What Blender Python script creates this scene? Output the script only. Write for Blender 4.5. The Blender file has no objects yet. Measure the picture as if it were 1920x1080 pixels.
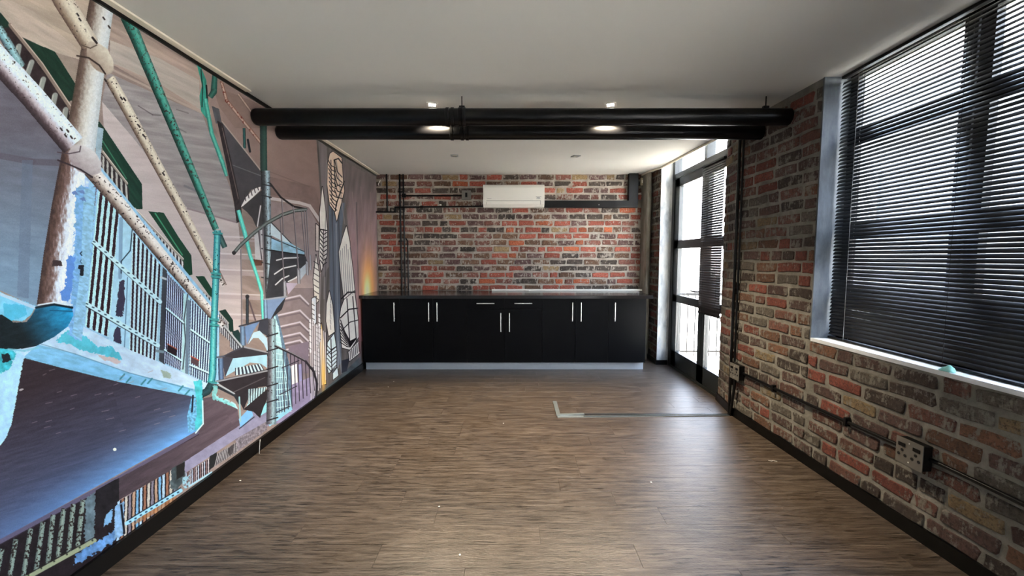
import bpy, bmesh, math, random
import numpy as np
from mathutils import Vector, Matrix

random.seed(7)
R = math.radians
scene = bpy.context.scene
C = scene.collection

# ------------------------------------------------------------------ camera
CAM_Z = 1.39
PITCH = R(4.23)
FPX = 770.0
cam_d = bpy.data.cameras.new('camera'); cam_d.sensor_width = 36.0; cam_d.lens = FPX/1920*36
cam = bpy.data.objects.new('camera', cam_d); C.objects.link(cam)
cam.location = (0, 0, CAM_Z); cam.rotation_euler = (R(90)-PITCH, 0, 0)
scene.camera = cam
cam_d.clip_start = 0.02

# ------------------------------------------------------------------ colour management
vs = scene.view_settings
vs.view_transform = 'Standard'; vs.look = 'None'; vs.gamma = 1.0; vs.use_curve_mapping = False
vs.exposure = 3.8
scene.cycles.use_denoising = True
scene.cycles.max_bounces = 10; scene.cycles.diffuse_bounces = 6
scene.cycles.transparent_max_bounces = 12
scene.cycles.sample_clamp_indirect = 6.0

# ------------------------------------------------------------------ world: bright hazy daylight
w = bpy.data.worlds.new('sky'); scene.world = w; w.use_nodes = True
nt = w.node_tree; nt.nodes.clear()
wo = nt.nodes.new('ShaderNodeOutputWorld'); bg = nt.nodes.new('ShaderNodeBackground')
tc = nt.nodes.new('ShaderNodeTexCoord'); sx = nt.nodes.new('ShaderNodeSeparateXYZ'); rp = nt.nodes.new('ShaderNodeValToRGB')
nt.links.new(tc.outputs['Generated'], sx.inputs[0]); nt.links.new(sx.outputs['Z'], rp.inputs[0])
e = rp.color_ramp.elements
e[0].position = 0.0; e[0].color = (0.91, 0.95, 1.0, 1)
e[1].position = 0.9; e[1].color = (0.50, 0.68, 1.0, 1)
nt.links.new(rp.outputs[0], bg.inputs[0]); bg.inputs[1].default_value = 1.5
nt.links.new(bg.outputs[0], wo.inputs[0])

sd = bpy.data.lights.new('sun', 'SUN'); sd.energy = 13.0; sd.angle = R(1.0); sd.color = (1.0, 0.96, 0.9)
sun = bpy.data.objects.new('sun', sd); C.objects.link(sun)
sun.rotation_euler = Vector((-0.12, 0.45, 0.9)).to_track_quat('Z', 'Y').to_euler()

def portal(name, loc, rot, sx_, sy_):
    d = bpy.data.lights.new(name, 'AREA'); d.shape = 'RECTANGLE'; d.size = sx_; d.size_y = sy_
    d.cycles.is_portal = True
    o = bpy.data.objects.new(name, d); C.objects.link(o); o.location = loc; o.rotation_euler = rot
portal('door_portal', (2.20, 4.6, 1.37), (0, R(90), 0), 2.7, 1.4)
portal('window_portal', (2.32, 1.45, 1.7), (0, R(90), 0), 1.7, 2.6)
portal('added_window_portal', (2.20, -.79, 1.41), (0, R(90), 0), 2.3, 1.7)

# ------------------------------------------------------------------ photo pixel -> place helpers (used for measuring only)
cp, sp = math.cos(PITCH), math.sin(PITCH)
def ray(px, py):
    x = (px-960)/FPX; y = (540-py)/FPX
    return Vector((x, cp + y*sp, -sp + y*cp))
def on_Y(px, py, Y):
    d = ray(px, py); t = Y/d.y; return Vector((d.x*t, Y, CAM_Z+d.z*t))
def on_Z(px, py, z=0.0):
    d = ray(px, py); t = (z-CAM_Z)/d.z; return Vector((d.x*t, d.y*t, z))
def on_X(px, py, X):
    d = ray(px, py); t = X/d.x; return Vector((X, d.y*t, CAM_Z+d.z*t))

# ------------------------------------------------------------------ materials
def lin(h):
    h = h.lstrip('#'); v = [int(h[i:i+2], 16)/255 for i in (0, 2, 4)]
    return tuple(c/12.92 if c <= .04045 else ((c+.055)/1.055)**2.4 for c in v) + (1,)
class NT:
    def __init__(s, name):
        s.m = bpy.data.materials.new(name); s.m.use_nodes = True; s.t = s.m.node_tree
        s.b = s.t.nodes['Principled BSDF']; s.out = s.t.nodes['Material Output']
    def n(s, typ, **kw):
        nd = s.t.nodes.new(typ)
        for k, v in kw.items():
            if k in ('inp',):
                for a, b in v.items(): nd.inputs[a].default_value = b
            else: setattr(nd, k, v)
        return nd
    def l(s, a, b): s.t.links.new(a, b)
    def noise(s, vec, scale, detail=4, rough=.6, dist=0):
        nd = s.n('ShaderNodeTexNoise', inp={'Scale': scale, 'Detail': detail, 'Roughness': rough, 'Distortion': dist})
        if vec: s.l(vec, nd.inputs['Vector'])
        return nd.outputs['Fac']
    def ramp(s, fac, stops, interp='LINEAR'):
        nd = s.n('ShaderNodeValToRGB'); cr = nd.color_ramp; cr.interpolation = interp
        while len(cr.elements) < len(stops): cr.elements.new(.5)
        for el, (p, c) in zip(cr.elements, stops):
            el.position = p; el.color = lin(c) if isinstance(c, str) else (c, c, c, 1)
        s.l(fac, nd.inputs[0]); return nd.outputs[0]
    def mix(s, fac, a, b, mode='MIX'):
        nd = s.n('ShaderNodeMix', data_type='RGBA', blend_type=mode)
        for sock, v in ((0, fac), (6, a), (7, b)):
            if hasattr(v, 'node'): s.l(v, nd.inputs[sock])
            elif isinstance(v, str): nd.inputs[sock].default_value = lin(v)
            elif isinstance(v, (int, float)): nd.inputs[sock].default_value = v if sock == 0 else (v, v, v, 1)
            else: nd.inputs[sock].default_value = v
        return nd.outputs[2]
    def math(s, op, a, b=0.0):
        nd = s.n('ShaderNodeMath', operation=op)
        for i, v in enumerate((a, b)):
            if hasattr(v, 'node'): s.l(v, nd.inputs[i])
            else: nd.inputs[i].default_value = v
        return nd.outputs[0]
    def bump(s, h, strength=.3, dist=.01):
        nd = s.n('ShaderNodeBump', inp={'Strength': strength, 'Distance': dist}); s.l(h, nd.inputs['Height'])
        s.l(nd.outputs[0], s.b.inputs['Normal'])
    def pos(s, scale=(1, 1, 1), off=None):
        g = s.n('ShaderNodeNewGeometry'); mp = s.n('ShaderNodeMapping'); mp.inputs['Scale'].default_value = scale
        s.l(g.outputs['Position'], mp.inputs['Vector']); return mp.outputs[0]
def plain(name, col, rough=.5, metal=0.0, spec=.5, var=.06, vs_=30.0, bump=0.0):
    s = NT(name); p = s.pos()
    f = s.noise(p, vs_, 3)
    c = lin(col)
    d = tuple(x*(1-var*2) for x in c[:3])+(1,); u = tuple(min(1, x*(1+var*2)) for x in c[:3])+(1,)
    s.l(s.mix(f, d, u), s.b.inputs['Base Color'])
    s.b.inputs['Roughness'].default_value = rough; s.b.inputs['Metallic'].default_value = metal
    s.b.inputs['Specular IOR Level'].default_value = spec
    if bump: s.bump(s.noise(p, vs_*4, 4), bump, .002)
    return s.m

M = {}
M['ceiling'] = plain('ceiling_paint', '#d3d2cc', .9, var=.01, vs_=3)
M['cream'] = plain('cream_trim_paint', '#ece4d2', .6, var=.01)
M['black_gloss'] = plain('black_gloss_paint', '#070708', .3, spec=.28, var=.05)
M['black_satin'] = plain('black_satin_paint', '#0a0a0b', .42, spec=.28, var=.05)
M['black_pipe'] = plain('black_pipe_paint', '#060608', .33, spec=.3, var=.1, vs_=12, bump=.05)
M['door_frame'] = plain('charcoal_door_paint', '#232625', .4, var=.05)
M['cabinet'] = plain('black_cabinet_laminate', '#040507', .42, spec=.13, var=.08, vs_=6)
M['cabinet_edge'] = plain('dark_cabinet_carcass', '#1b1b1d', .5)
M['worktop'] = plain('dark_worktop_laminate', '#1c1a1a', .16, var=.25, vs_=40)
M['kick'] = plain('brushed_silver_plinth', '#b4bcc4', .45, .35, var=.03)
M['steel'] = plain('brushed_steel', '#e6e4de', .3, .35, var=.02)
M['white_plastic'] = plain('white_plastic', '#ebe8df', .35, var=.005)
M['white_shade'] = plain('white_plastic_shadow_line', '#8a8b88', .5)
M['print_ink'] = plain('grey_print', '#6d7078', .5)
M['grey_plate'] = plain('grey_metal_plate', '#7d7972', .45, .4, var=.03)
M['beige_plate'] = plain('beige_plastic_plate', '#b9ab8e', .5)
M['slat'] = plain('black_blind_aluminium', '#0f1014', .3, .0, var=.03)
M['cord'] = plain('pale_cord', '#c9c9c4', .7)
M['dark_cord'] = plain('dark_cord', '#141416', .7)
M['sill'] = plain('white_sill_paint', '#d8dce0', .5, var=.05, bump=.1)
M['trunking'] = plain('grey_floor_trunking', '#3c4148', .35, .3)
M['silver'] = plain('silver_edge_strip', '#9fa6a6', .35, .7)
M['turquoise'] = plain('turquoise_sponge', '#8fd0c8', .8, var=.1, vs_=60, bump=.4)
M['chip'] = plain('white_chip', '#dcd8cf', .8)
M['backboard'] = plain('mural_backing_plaster', '#8b8580', .9, var=.05, vs_=4)
M['rear'] = plain('rear_wall_plaster', '#e0ddd6', .9, var=.03, vs_=4)
M['balcony'] = plain('pale_balcony_tile', '#b3ada2', .7, var=.06, vs_=3)
M['street'] = plain('pale_asphalt', '#a9a69e', .9, var=.1, vs_=.6)
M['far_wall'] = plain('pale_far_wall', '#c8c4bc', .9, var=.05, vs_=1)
M['dimming_wall'] = plain('dark_grey_render', '#4b5157', .9, var=.05, vs_=1)
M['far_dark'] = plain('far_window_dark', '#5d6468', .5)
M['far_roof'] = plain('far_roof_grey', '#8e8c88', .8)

# plaster reveal with paint patches
s = NT('patchy_white_plaster'); p = s.pos((1, 1, .35))
c = s.ramp(s.noise(p, 9, 5, .65), [(.3, '#8f959b'), (.5, '#c5c9ca'), (.7, '#dcdad2')])
s.l(c, s.b.inputs['Base Color']); s.b.inputs['Roughness'].default_value = .75
s.bump(s.noise(p, 40, 5), .25, .004); M['reveal'] = s.m
s = NT('blue_grey_plaster_reveal'); p = s.pos((1, 1, .35))
c = s.ramp(s.noise(p, 8, 5, .65), [(.3, '#3f4448'), (.5, '#5c6268'), (.72, '#7d7f80')])
s.l(c, s.b.inputs['Base Color']); s.b.inputs['Roughness'].default_value = .7
s.bump(s.noise(p, 40, 5), .25, .004); M['window_reveal'] = s.m
s = NT('raw_concrete'); p = s.pos((1, 1, .2))
c = s.ramp(s.noise(p, 12, 6, .65), [(.3, '#6b655b'), (.5, '#8f897e'), (.7, '#b0aba1')])
s.l(c, s.b.inputs['Base Color']); s.b.inputs['Roughness'].default_value = .85
s.bump(s.noise(p, 30, 5), .4, .006); M['concrete'] = s.m

def mortar(name, dark, mid, light):
    s = NT(name); p = s.pos()
    f = s.noise(p, 7, 8, .65); g = s.noise(p, 70, 4, .6)
    c = s.ramp(f, [(.32, dark), (.5, mid), (.68, light)])
    c = s.mix(s.math('MULTIPLY', g, .28), c, '#5a554d')
    s.l(c, s.b.inputs['Base Color']); s.b.inputs['Roughness'].default_value = .95
    h = s.math('ADD', s.math('MULTIPLY', s.noise(p, 22, 5), .7), s.math('MULTIPLY', g, .3))
    s.bump(h, .8, .012); return s.m
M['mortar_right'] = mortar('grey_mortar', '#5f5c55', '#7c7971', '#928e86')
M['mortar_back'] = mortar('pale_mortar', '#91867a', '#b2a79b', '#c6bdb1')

def brick_mat(name, a, b, smear, amount, lift=1.0):
    """one fired clay; mortar smeared over parts of the face, tone varied brick by brick"""
    s = NT(name); p = s.pos()
    oi = s.n('ShaderNodeObjectInfo'); gi = s.n('ShaderNodeNewGeometry')
    r = s.math('FRACT', s.math('ADD', oi.outputs['Random'], gi.outputs['Random Per Island']))
    c = s.mix(s.ramp(s.noise(p, 30, 7, .75), [(.36, 0.0), (.64, 1.0)]), a, b)
    hv = s.n('ShaderNodeHueSaturation'); s.l(c, hv.inputs['Color'])
    s.l(s.math('ADD', s.math('MULTIPLY', r, .55), .72), hv.inputs['Value'])
    c = hv.outputs[0]
    c = s.mix(s.ramp(s.noise(p, 75, 5, .75), [(.50, 0.0), (.62, .7)]), c, '#2c2421')
    low = s.math('MULTIPLY', s.math('SUBTRACT', s.noise(p, 3.5, 3), .5), .32)
    # vertical drag marks of mortar
    pv = s.pos((14, 14, 3.2))
    sm = s.ramp(s.math('ADD', s.math('ADD', s.noise(p, 20, 7, .75), low), s.math('MULTIPLY', s.math('SUBTRACT', s.noise(pv, 5, 4), .5), .5)),
                [(amount, 0.0), (amount+.09, .85)])
    c = s.mix(sm, c, smear)
    s.l(c, s.b.inputs['Base Color']); s.b.inputs['Roughness'].default_value = .88
    h = s.math('ADD', s.noise(p, 55, 6, .7), s.math('MULTIPLY', sm, .5))
    s.bump(h, .9, .006); return s.m
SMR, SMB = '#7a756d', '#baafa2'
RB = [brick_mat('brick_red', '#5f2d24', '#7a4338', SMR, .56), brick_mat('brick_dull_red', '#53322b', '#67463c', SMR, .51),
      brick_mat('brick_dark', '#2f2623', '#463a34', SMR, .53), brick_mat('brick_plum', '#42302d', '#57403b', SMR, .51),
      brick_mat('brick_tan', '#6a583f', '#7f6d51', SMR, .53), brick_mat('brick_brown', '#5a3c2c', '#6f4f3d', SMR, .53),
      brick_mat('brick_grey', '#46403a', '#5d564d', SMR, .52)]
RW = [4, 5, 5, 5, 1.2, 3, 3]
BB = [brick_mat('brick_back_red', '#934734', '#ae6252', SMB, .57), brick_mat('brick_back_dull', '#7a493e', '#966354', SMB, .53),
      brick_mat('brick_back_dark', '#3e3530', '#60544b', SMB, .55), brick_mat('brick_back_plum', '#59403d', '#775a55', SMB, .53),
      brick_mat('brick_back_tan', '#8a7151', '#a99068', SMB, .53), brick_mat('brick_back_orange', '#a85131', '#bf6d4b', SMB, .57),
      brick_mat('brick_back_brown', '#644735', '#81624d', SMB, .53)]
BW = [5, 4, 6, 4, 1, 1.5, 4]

# floor plank vinyl: grain runs along X
s = NT('brown_wood_vinyl')
oi = s.n('ShaderNodeObjectInfo'); rnd = oi.outputs['Random']
g = s.n('ShaderNodeNewGeometry'); mp = s.n('ShaderNodeMapping')
cb = s.n('ShaderNodeCombineXYZ'); s.l(s.math('MULTIPLY', rnd, 40), cb.inputs['X']); s.l(s.math('MULTIPLY', rnd, 17), cb.inputs['Y'])
ad = s.n('ShaderNodeVectorMath', operation='ADD'); s.l(g.outputs['Position'], ad.inputs[0]); s.l(cb.outputs[0], ad.inputs[1])
s.l(ad.outputs[0], mp.inputs['Vector']); mp.inputs['Scale'].default_value = (1.3, 15, 1)
mp2 = s.n('ShaderNodeMapping'); s.l(ad.outputs[0], mp2.inputs['Vector']); mp2.inputs['Scale'].default_value = (2.4, 42, 1)
f1 = s.noise(mp.outputs[0], 3.0, 8, .62, .35); f2 = s.noise(mp2.outputs[0], 3.0, 6, .6, .2)
f3 = s.noise(s.pos(), 2.0, 3)
c = s.ramp(f1, [(.34, '#2f2823'), (.46, '#4b413a'), (.56, '#5e534a'), (.72, '#766b62')])
c = s.mix(s.math('MULTIPLY', f2, .25), c, '#5b4d43')
c = s.mix(s.ramp(f2, [(.555, 0.0), (.60, .95)]), c, '#120d0a')
mp4 = s.n('ShaderNodeMapping'); s.l(ad.outputs[0], mp4.inputs['Vector']); mp4.inputs['Scale'].default_value = (4.5, 120, 1)
f4 = s.noise(mp4.outputs[0], 2.2, 3, .55, .1)
c = s.mix(s.ramp(f4, [(.60, 0.0), (.645, .9)]), c, '#150f0c')
c = s.mix(s.ramp(f4, [(.30, .35), (.40, 0.0)]), c, '#7d7268')
c = s.mix(s.ramp(f3, [(.4, 0.0), (.75, .3)]), c, '#54432f')
hv = s.n('ShaderNodeHueSaturation'); s.l(c, hv.inputs['Color']); s.l(s.math('ADD', s.math('MULTIPLY', rnd, .16), .82), hv.inputs['Value'])
s.l(hv.outputs[0], s.b.inputs['Base Color'])
s.l(s.ramp(f2, [(.3, .40), (.7, .27)]), s.b.inputs['Roughness'])
s.b.inputs['Specular IOR Level'].default_value = .55
mp3 = s.n('ShaderNodeMapping'); s.l(g.outputs['Position'], mp3.inputs['Vector']); mp3.inputs['Scale'].default_value = (1, 2.4, 1)
h = s.math('ADD', s.math('MULTIPLY', f2, .5), s.noise(mp3.outputs[0], 60, 4, .6))
s.bump(h, .45, .004); M['floor'] = s.m
M['floor_joint'] = plain('dark_floor_joint', '#2a231e', .8)

# clear glass that lets daylight straight through
s = NT('clear_glass'); s.t.nodes.remove(s.b)
tr = s.n('ShaderNodeBsdfTransparent'); gl = s.n('ShaderNodeBsdfGlossy'); gl.inputs['Roughness'].default_value = .02
lw0 = s.n('ShaderNodeLayerWeight'); lw0.inputs[0].default_value = .5; lwf = s.math('ADD', s.math('MULTIPLY', s.math('POWER', lw0.outputs['Facing'], 5.0), .55), .03); mx = s.n('ShaderNodeMixShader')
s.l(lwf, mx.inputs[0]); s.l(tr.outputs[0], mx.inputs[1]); s.l(gl.outputs[0], mx.inputs[2]); s.l(mx.outputs[0], s.out.inputs[0])
M['glass'] = s.m
s = NT('lamp_glow'); s.b.inputs['Emission Color'].default_value = (1.0, .93, .75, 1); s.b.inputs['Emission Strength'].default_value = 14.0
M['lamp_on'] = s.m
M['lamp_off'] = plain('lamp_lens', '#d8d4c8', .25)

# ------------------------------------------------------------------ mesh helpers
def obj(name, bm, mat, parent=None, smooth=False, loc=None):
    me = bpy.data.meshes.new(name); bm.normal_update(); bm.to_mesh(me); bm.free()
    if smooth:
        for pl in me.polygons: pl.use_smooth = True
    for m_ in (mat if isinstance(mat, (list, tuple)) else [mat]): me.materials.append(m_)
    o = bpy.data.objects.new(name, me); C.objects.link(o)
    if parent: o.parent = parent
    if loc: o.location = loc
    return o
def tag(o, label=None, cat=None, group=None, kind=None):
    if label: o['label'] = label
    if cat: o['category'] = cat
    if group: o['group'] = group
    if kind: o['kind'] = kind
    return o
def thing(name, label, cat, loc=(0, 0, 0), group=None, rz=0):
    o = bpy.data.objects.new(name, None); C.objects.link(o); o.location = loc; o.rotation_euler = (0, 0, rz); o.empty_display_size = .1
    return tag(o, label, cat, group)
def struct(name, bm=None, mat=None, loc=(0, 0, 0)):
    if bm is None:
        o = bpy.data.objects.new(name, None); C.objects.link(o); o.location = loc
    else: o = obj(name, bm, mat)
    o['kind'] = 'structure'; return o
def bx(bm, x0, x1, y0, y1, z0, z1, bev=0, mi=0):
    r = bmesh.ops.create_cube(bm, size=1)
    vs_ = r['verts']
    for v in vs_:
        v.co = Vector(((x0+x1)/2+v.co.x*(x1-x0), (y0+y1)/2+v.co.y*(y1-y0), (z0+z1)/2+v.co.z*(z1-z0)))
    fs = {f for v in vs_ for f in v.link_faces}
    for f in fs: f.material_index = mi
    if bev:
        es = list({e_ for v in vs_ for e_ in v.link_edges})
        bmesh.ops.bevel(bm, geom=es, offset=bev, segments=2, affect='EDGES', profile=.6)
    return bm
def box(x0, x1, y0, y1, z0, z1, bev=0):
    return bx(bmesh.new(), x0, x1, y0, y1, z0, z1, bev)
def prism(bm, pts, z0, z1, mi=0):
    lo = [bm.verts.new((x, y, z0)) for x, y in pts]; hi = [bm.verts.new((x, y, z1)) for x, y in pts]
    n = len(pts); fs = [bm.faces.new(lo[::-1]), bm.faces.new(hi)]
    for i in range(n): fs.append(bm.faces.new((lo[i], lo[(i+1) % n], hi[(i+1) % n], hi[i])))
    for f in fs: f.material_index = mi
    bmesh.ops.recalc_face_normals(bm, faces=fs)
    return bm
def tube(bm, pts, r, n=12, cap=True):
    """round bar through points, mitred"""
    pts = [Vector(p_) for p_ in pts]; rings = []
    up = None
    for i, p_ in enumerate(pts):
        if i == 0: d = (pts[1]-p_).normalized(); k = 1
        elif i == len(pts)-1: d = (p_-pts[i-1]).normalized(); k = 1
        else:
            a = (p_-pts[i-1]).normalized(); b = (pts[i+1]-p_).normalized(); d = (a+b).normalized(); k = 1/max(.35, d.dot(a))
        if up is None:
            up = Vector((0, 0, 1)) if abs(d.z) < .9 else Vector((0, 1, 0))
        s_ = d.cross(up).normalized(); u = s_.cross(d).normalized(); up = u
        if i not in (0, len(pts)-1):
            nrm = (a-b)
            nrm = nrm.normalized() if nrm.length > 1e-5 else None
        else: nrm = None
        ring = []
        for j in range(n):
            an = 2*math.pi*j/n; o_ = s_*math.cos(an)*r+u*math.sin(an)*r
            if nrm is not None: o_ = o_+nrm*(o_.dot(nrm))*(k-1)
            ring.append(bm.verts.new(p_+o_))
        rings.append(ring)
    for a_, b_ in zip(rings, rings[1:]):
        for j in range(n): bm.faces.new((a_[j], a_[(j+1) % n], b_[(j+1) % n], b_[j]))
    if cap: bm.faces.new(rings[0][::-1]); bm.faces.new(rings[-1])
    return bm
def lathe(bm, prof, n=24, axis='Z', off=(0, 0, 0), cap=True):
    rings = []
    for r_, h_ in prof:
        ring = []
        for j in range(n):
            a = 2*math.pi*j/n; c_, s_ = math.cos(a)*r_, math.sin(a)*r_
            v = {'Z': (c_, s_, h_), 'X': (h_, c_, s_), 'Y': (s_, h_, c_)}[axis]
            ring.append(bm.verts.new(Vector(v)+Vector(off)))
        rings.append(ring)
    for a_, b_ in zip(rings, rings[1:]):
        for j in range(n): bm.faces.new((a_[j], a_[(j+1) % n], b_[(j+1) % n], b_[j]))
    if cap: bm.faces.new(rings[0][::-1]); bm.faces.new(rings[-1])
    return bm
def shade_flat_angle(o, ang=35):
    me = o.data
    for pl in me.polygons: pl.use_smooth = True
    me.set_sharp_from_angle(angle=R(ang)) if hasattr(me, 'set_sharp_from_angle') else None
    return o

# ------------------------------------------------------------------ room numbers
CEIL = 2.53
YB = 5.74                                   # back brick face
def XL(y): return -1.80 - .012*y            # mural wall face
def XR(y): return 2.08 - .036*y             # right brick face
# ================================================================== SETTING
# floor: screed + vinyl planks laid across the room
fl = struct('floor', box(-1.95, 2.15, -1.9, 5.9, -.12, -.004), M['floor_joint'])
PW, PL = .152, 1.22
def plank_mesh(L, W):
    bm = bmesh.new(); g_ = .0004
    lo = [(-L/2+g_, -W/2+g_), (L/2-g_, -W/2+g_), (L/2-g_, W/2-g_), (-L/2+g_, W/2-g_)]
    b_ = .0006
    rings = [[bm.verts.new((x, y, -.004)) for x, y in lo], [bm.verts.new((x, y, -.0008)) for x, y in lo],
             [bm.verts.new((x-math.copysign(b_, x), y-math.copysign(b_, y), 0)) for x, y in lo]]
    for a_, b2 in zip(rings, rings[1:]):
        for j in range(4): bm.faces.new((a_[j], a_[(j+1) % 4], b2[(j+1) % 4], b2[j]))
    bm.faces.new(rings[2]); me = bpy.data.meshes.new('plank'); bm.to_mesh(me); bm.free(); me.materials.append(M['floor']); return me
pm = {}
def plank(x0, x1, y):
    L = round(x1-x0, 3)
    if L not in pm: pm[L] = plank_mesh(L, PW)
    o = bpy.data.objects.new('plank', pm[L]); C.objects.link(o); o.parent = fl; o.location = ((x0+x1)/2, y, 0)
row = 0; y = -1.75
while y < 5.95:
    xs = [-1.85]; x = -1.85-random.choice([0, .3, .55, .8, 1.0, .15, .45])
    while x < 2.02:
        x += PL
        if x > -1.7: xs.append(min(round(x, 2), 2.05))
        if x > 2.0: break
    for a_, b_ in zip(xs, xs[1:]):
        if b_-a_ > .02: plank(a_, b_, y+PW/2)
    y += PW

# walls ----------------------------------------------------------------
bm = bmesh.new(); prism(bm, [(XL(-1.8), -1.8), (XL(5.9), 5.9), (XL(5.9)-.15, 5.9), (XL(-1.8)-.15, -1.8)], -.05, 2.75)
struct('wall_left', bm, M['backboard'])
bm = box(XL(5.74)-.1, 2.10, YB, YB+.2, -.05, 2.75)
wall_back = struct('wall_back', bm, M['mortar_back'])
bm = box(-1.95, 2.19, -1.95, -1.75, -.05, 2.75)
struct('wall_rear', bm, M['rear'])
WY0, WY1, SILL = .25, 2.70, .862
bm = bmesh.new()
XO = 2.195
prism(bm, [(XR(.02), .02), (XO, .02), (XO, WY0), (XR(WY0), WY0)], -.05, 2.75)
prism(bm, [(XR(-1.8), -1.8), (XO, -1.8), (XO, -1.6), (XR(-1.6), -1.6)], -.05, 2.75)
prism(bm, [(XR(-1.6), -1.6), (XO, -1.6), (XO, .02), (XR(.02), .02)], -.05, .30)
prism(bm, [(XR(WY0), WY0), (XO, WY0), (XO, WY1), (XR(WY1), WY1)], -.05, SILL-.02)
prism(bm, [(XR(WY1), WY1), (XO, WY1), (XO, 3.90), (2.13, 3.90), (2.13, 3.93), (2.015, 3.93), (XR(3.56), 3.56)], -.05, 2.75)
wall_right = struct('wall_right', bm, M['mortar_right'])
bm = bmesh.new(); prism(bm, [(1.888, 5.28), (2.10, 5.28), (2.10, 5.80), (1.888, 5.80)], -.05, 2.75)
wall_corner = struct('wall_corner', bm, M['mortar_right'])
# plaster skins of the reveals
bm = bmesh.new(); bx(bm, 1.886, 2.03, 5.272, 5.28, 0, 2.75); struct('trim_1', bm, M['reveal'])
bm = bmesh.new(); bx(bm, XR(2.70)-.004, 2.19, 2.688, 2.70, SILL-.01, CEIL); struct('trim_2', bm, M['window_reveal'])
bm = bmesh.new(); bx(bm, XR(.25)-.004, 2.19, .25, .262, SILL-.01, CEIL); struct('trim_3', bm, M['window_reveal'])
# concrete corner pillar beside the worktop
bm = bmesh.new(); prism(bm, [(1.785, 5.74), (1.79, 5.56), (1.80, 5.52), (1.838, 5.52), (1.842, 5.60), (1.89, 5.62), (1.89, 5.74)], 0, CEIL)
struct('pillar', bm, M['concrete'])

# ceiling ---------------------------------------------------------------
bm = bmesh.new()
prism(bm, [(-2.1, -1.95), (2.25, -1.95), (2.25, 3.93), (1.955, 3.93), (1.888, 5.28), (2.12, 5.30), (2.12, 5.95), (-2.1, 5.95)], CEIL, 2.76)
bx(bm, 1.85, 2.2, 3.9, 5.32, 2.76, 2.86)
struct('ceiling', bm, M['ceiling'])
def along_left(bm, y0, y1, w0, w1, z0, z1):
    return prism(bm, [(XL(y0)+w0, y0), (XL(y1)+w0, y1), (XL(y1)+w1, y1), (XL(y0)+w1, y0)], z0, z1)
struct('trim_4', along_left(bmesh.new(), -1.75, YB, .0, .014, CEIL-.028, CEIL-.004), M['black_gloss'])
bm = bmesh.new(); along_left(bm, -1.75, 2.90, .0, .052, CEIL-.010, CEIL); along_left(bm, 3.40, YB, .0, .052, CEIL-.010, CEIL)
struct('trim_5', bm, M['cream'])
bm = bmesh.new(); tube(bm, [(1.78, YB-.03, CEIL-.012), (1.80, 5.50, CEIL-.012), (1.878, 5.27, CEIL-.012), (1.948, 3.92, CEIL-.012)], .013, 10)
struct('trim_6', bm, M['cream'])

# baseboards --------------------------------------------------------------
struct('baseboard_left', along_left(bmesh.new(), -1.75, 5.10, 0, .018, 0, .085), M['black_gloss'])
def along_right(bm, y0, y1, w, z0, z1):
    return prism(bm, [(XR(y0), y0), (XR(y1), y1), (XR(y1)-w, y1), (XR(y0)-w, y0)], z0, z1)
bm = along_right(bmesh.new(), -1.75, 3.56, .016, 0, .075)
prism(bm, [(XR(3.56), 3.56), (XR(3.56)-.016, 3.56), (1.998, 3.945), (2.02, 3.945)], 0, .075)
struct('baseboard_right', bm, M['black_gloss'])
bm = bx(bmesh.new(), 1.872, 1.888, 5.262, 5.70, 0, .06); bx(bm, 1.872, 2.02, 5.256, 5.272, 0, .06)
struct('baseboard_back', bm, M['black_gloss'])

# bricks ---------------------------------------------------------------------
def brick_mesh(L, H, seed):
    rs = random.Random(seed); bm = bmesh.new(); base = []
    pts = [(-.5, -.38), (-.5, .40), (-.46, .5), (-.05, .5), (.45, .5), (.5, .38), (.5, -.40), (.46, -.5), (.02, -.5), (-.46, -.5)]
    for (x, z) in pts:
        base.append((x*L+rs.uniform(-.0065, .0065), z*H+rs.uniform(-.0052, .0052)))
    pr = rs.uniform(.004, .010)
    def ring(k, y): return [bm.verts.new((x-math.copysign(k, x), y+rs.uniform(-.0008, .0008), z-math.copysign(k*.8, z))) for x, z in base]
    rg = [ring(0, -.004), ring(.0008, pr-.003), ring(.007, pr)]
    n = len(base)
    for a_, b_ in zip(rg, rg[1:]):
        for j in range(n): bm.faces.new((a_[j], b_[j], b_[(j+1) % n], a_[(j+1) % n]))
    bm.faces.new(rg[2][::-1]); bmesh.ops.recalc_face_normals(bm, faces=bm.faces[:])
    me = bpy.data.meshes.new('brick'); bm.to_mesh(me); bm.free()
    for pl in me.polygons: pl.use_smooth = len(pl.vertices) == 4
    me.materials.append(RB[0]); return me
BH = .0655
VS = [brick_mesh(.22, BH, i) for i in range(16)]
VH = [brick_mesh(.105, BH, 50+i) for i in range(8)]
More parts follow.
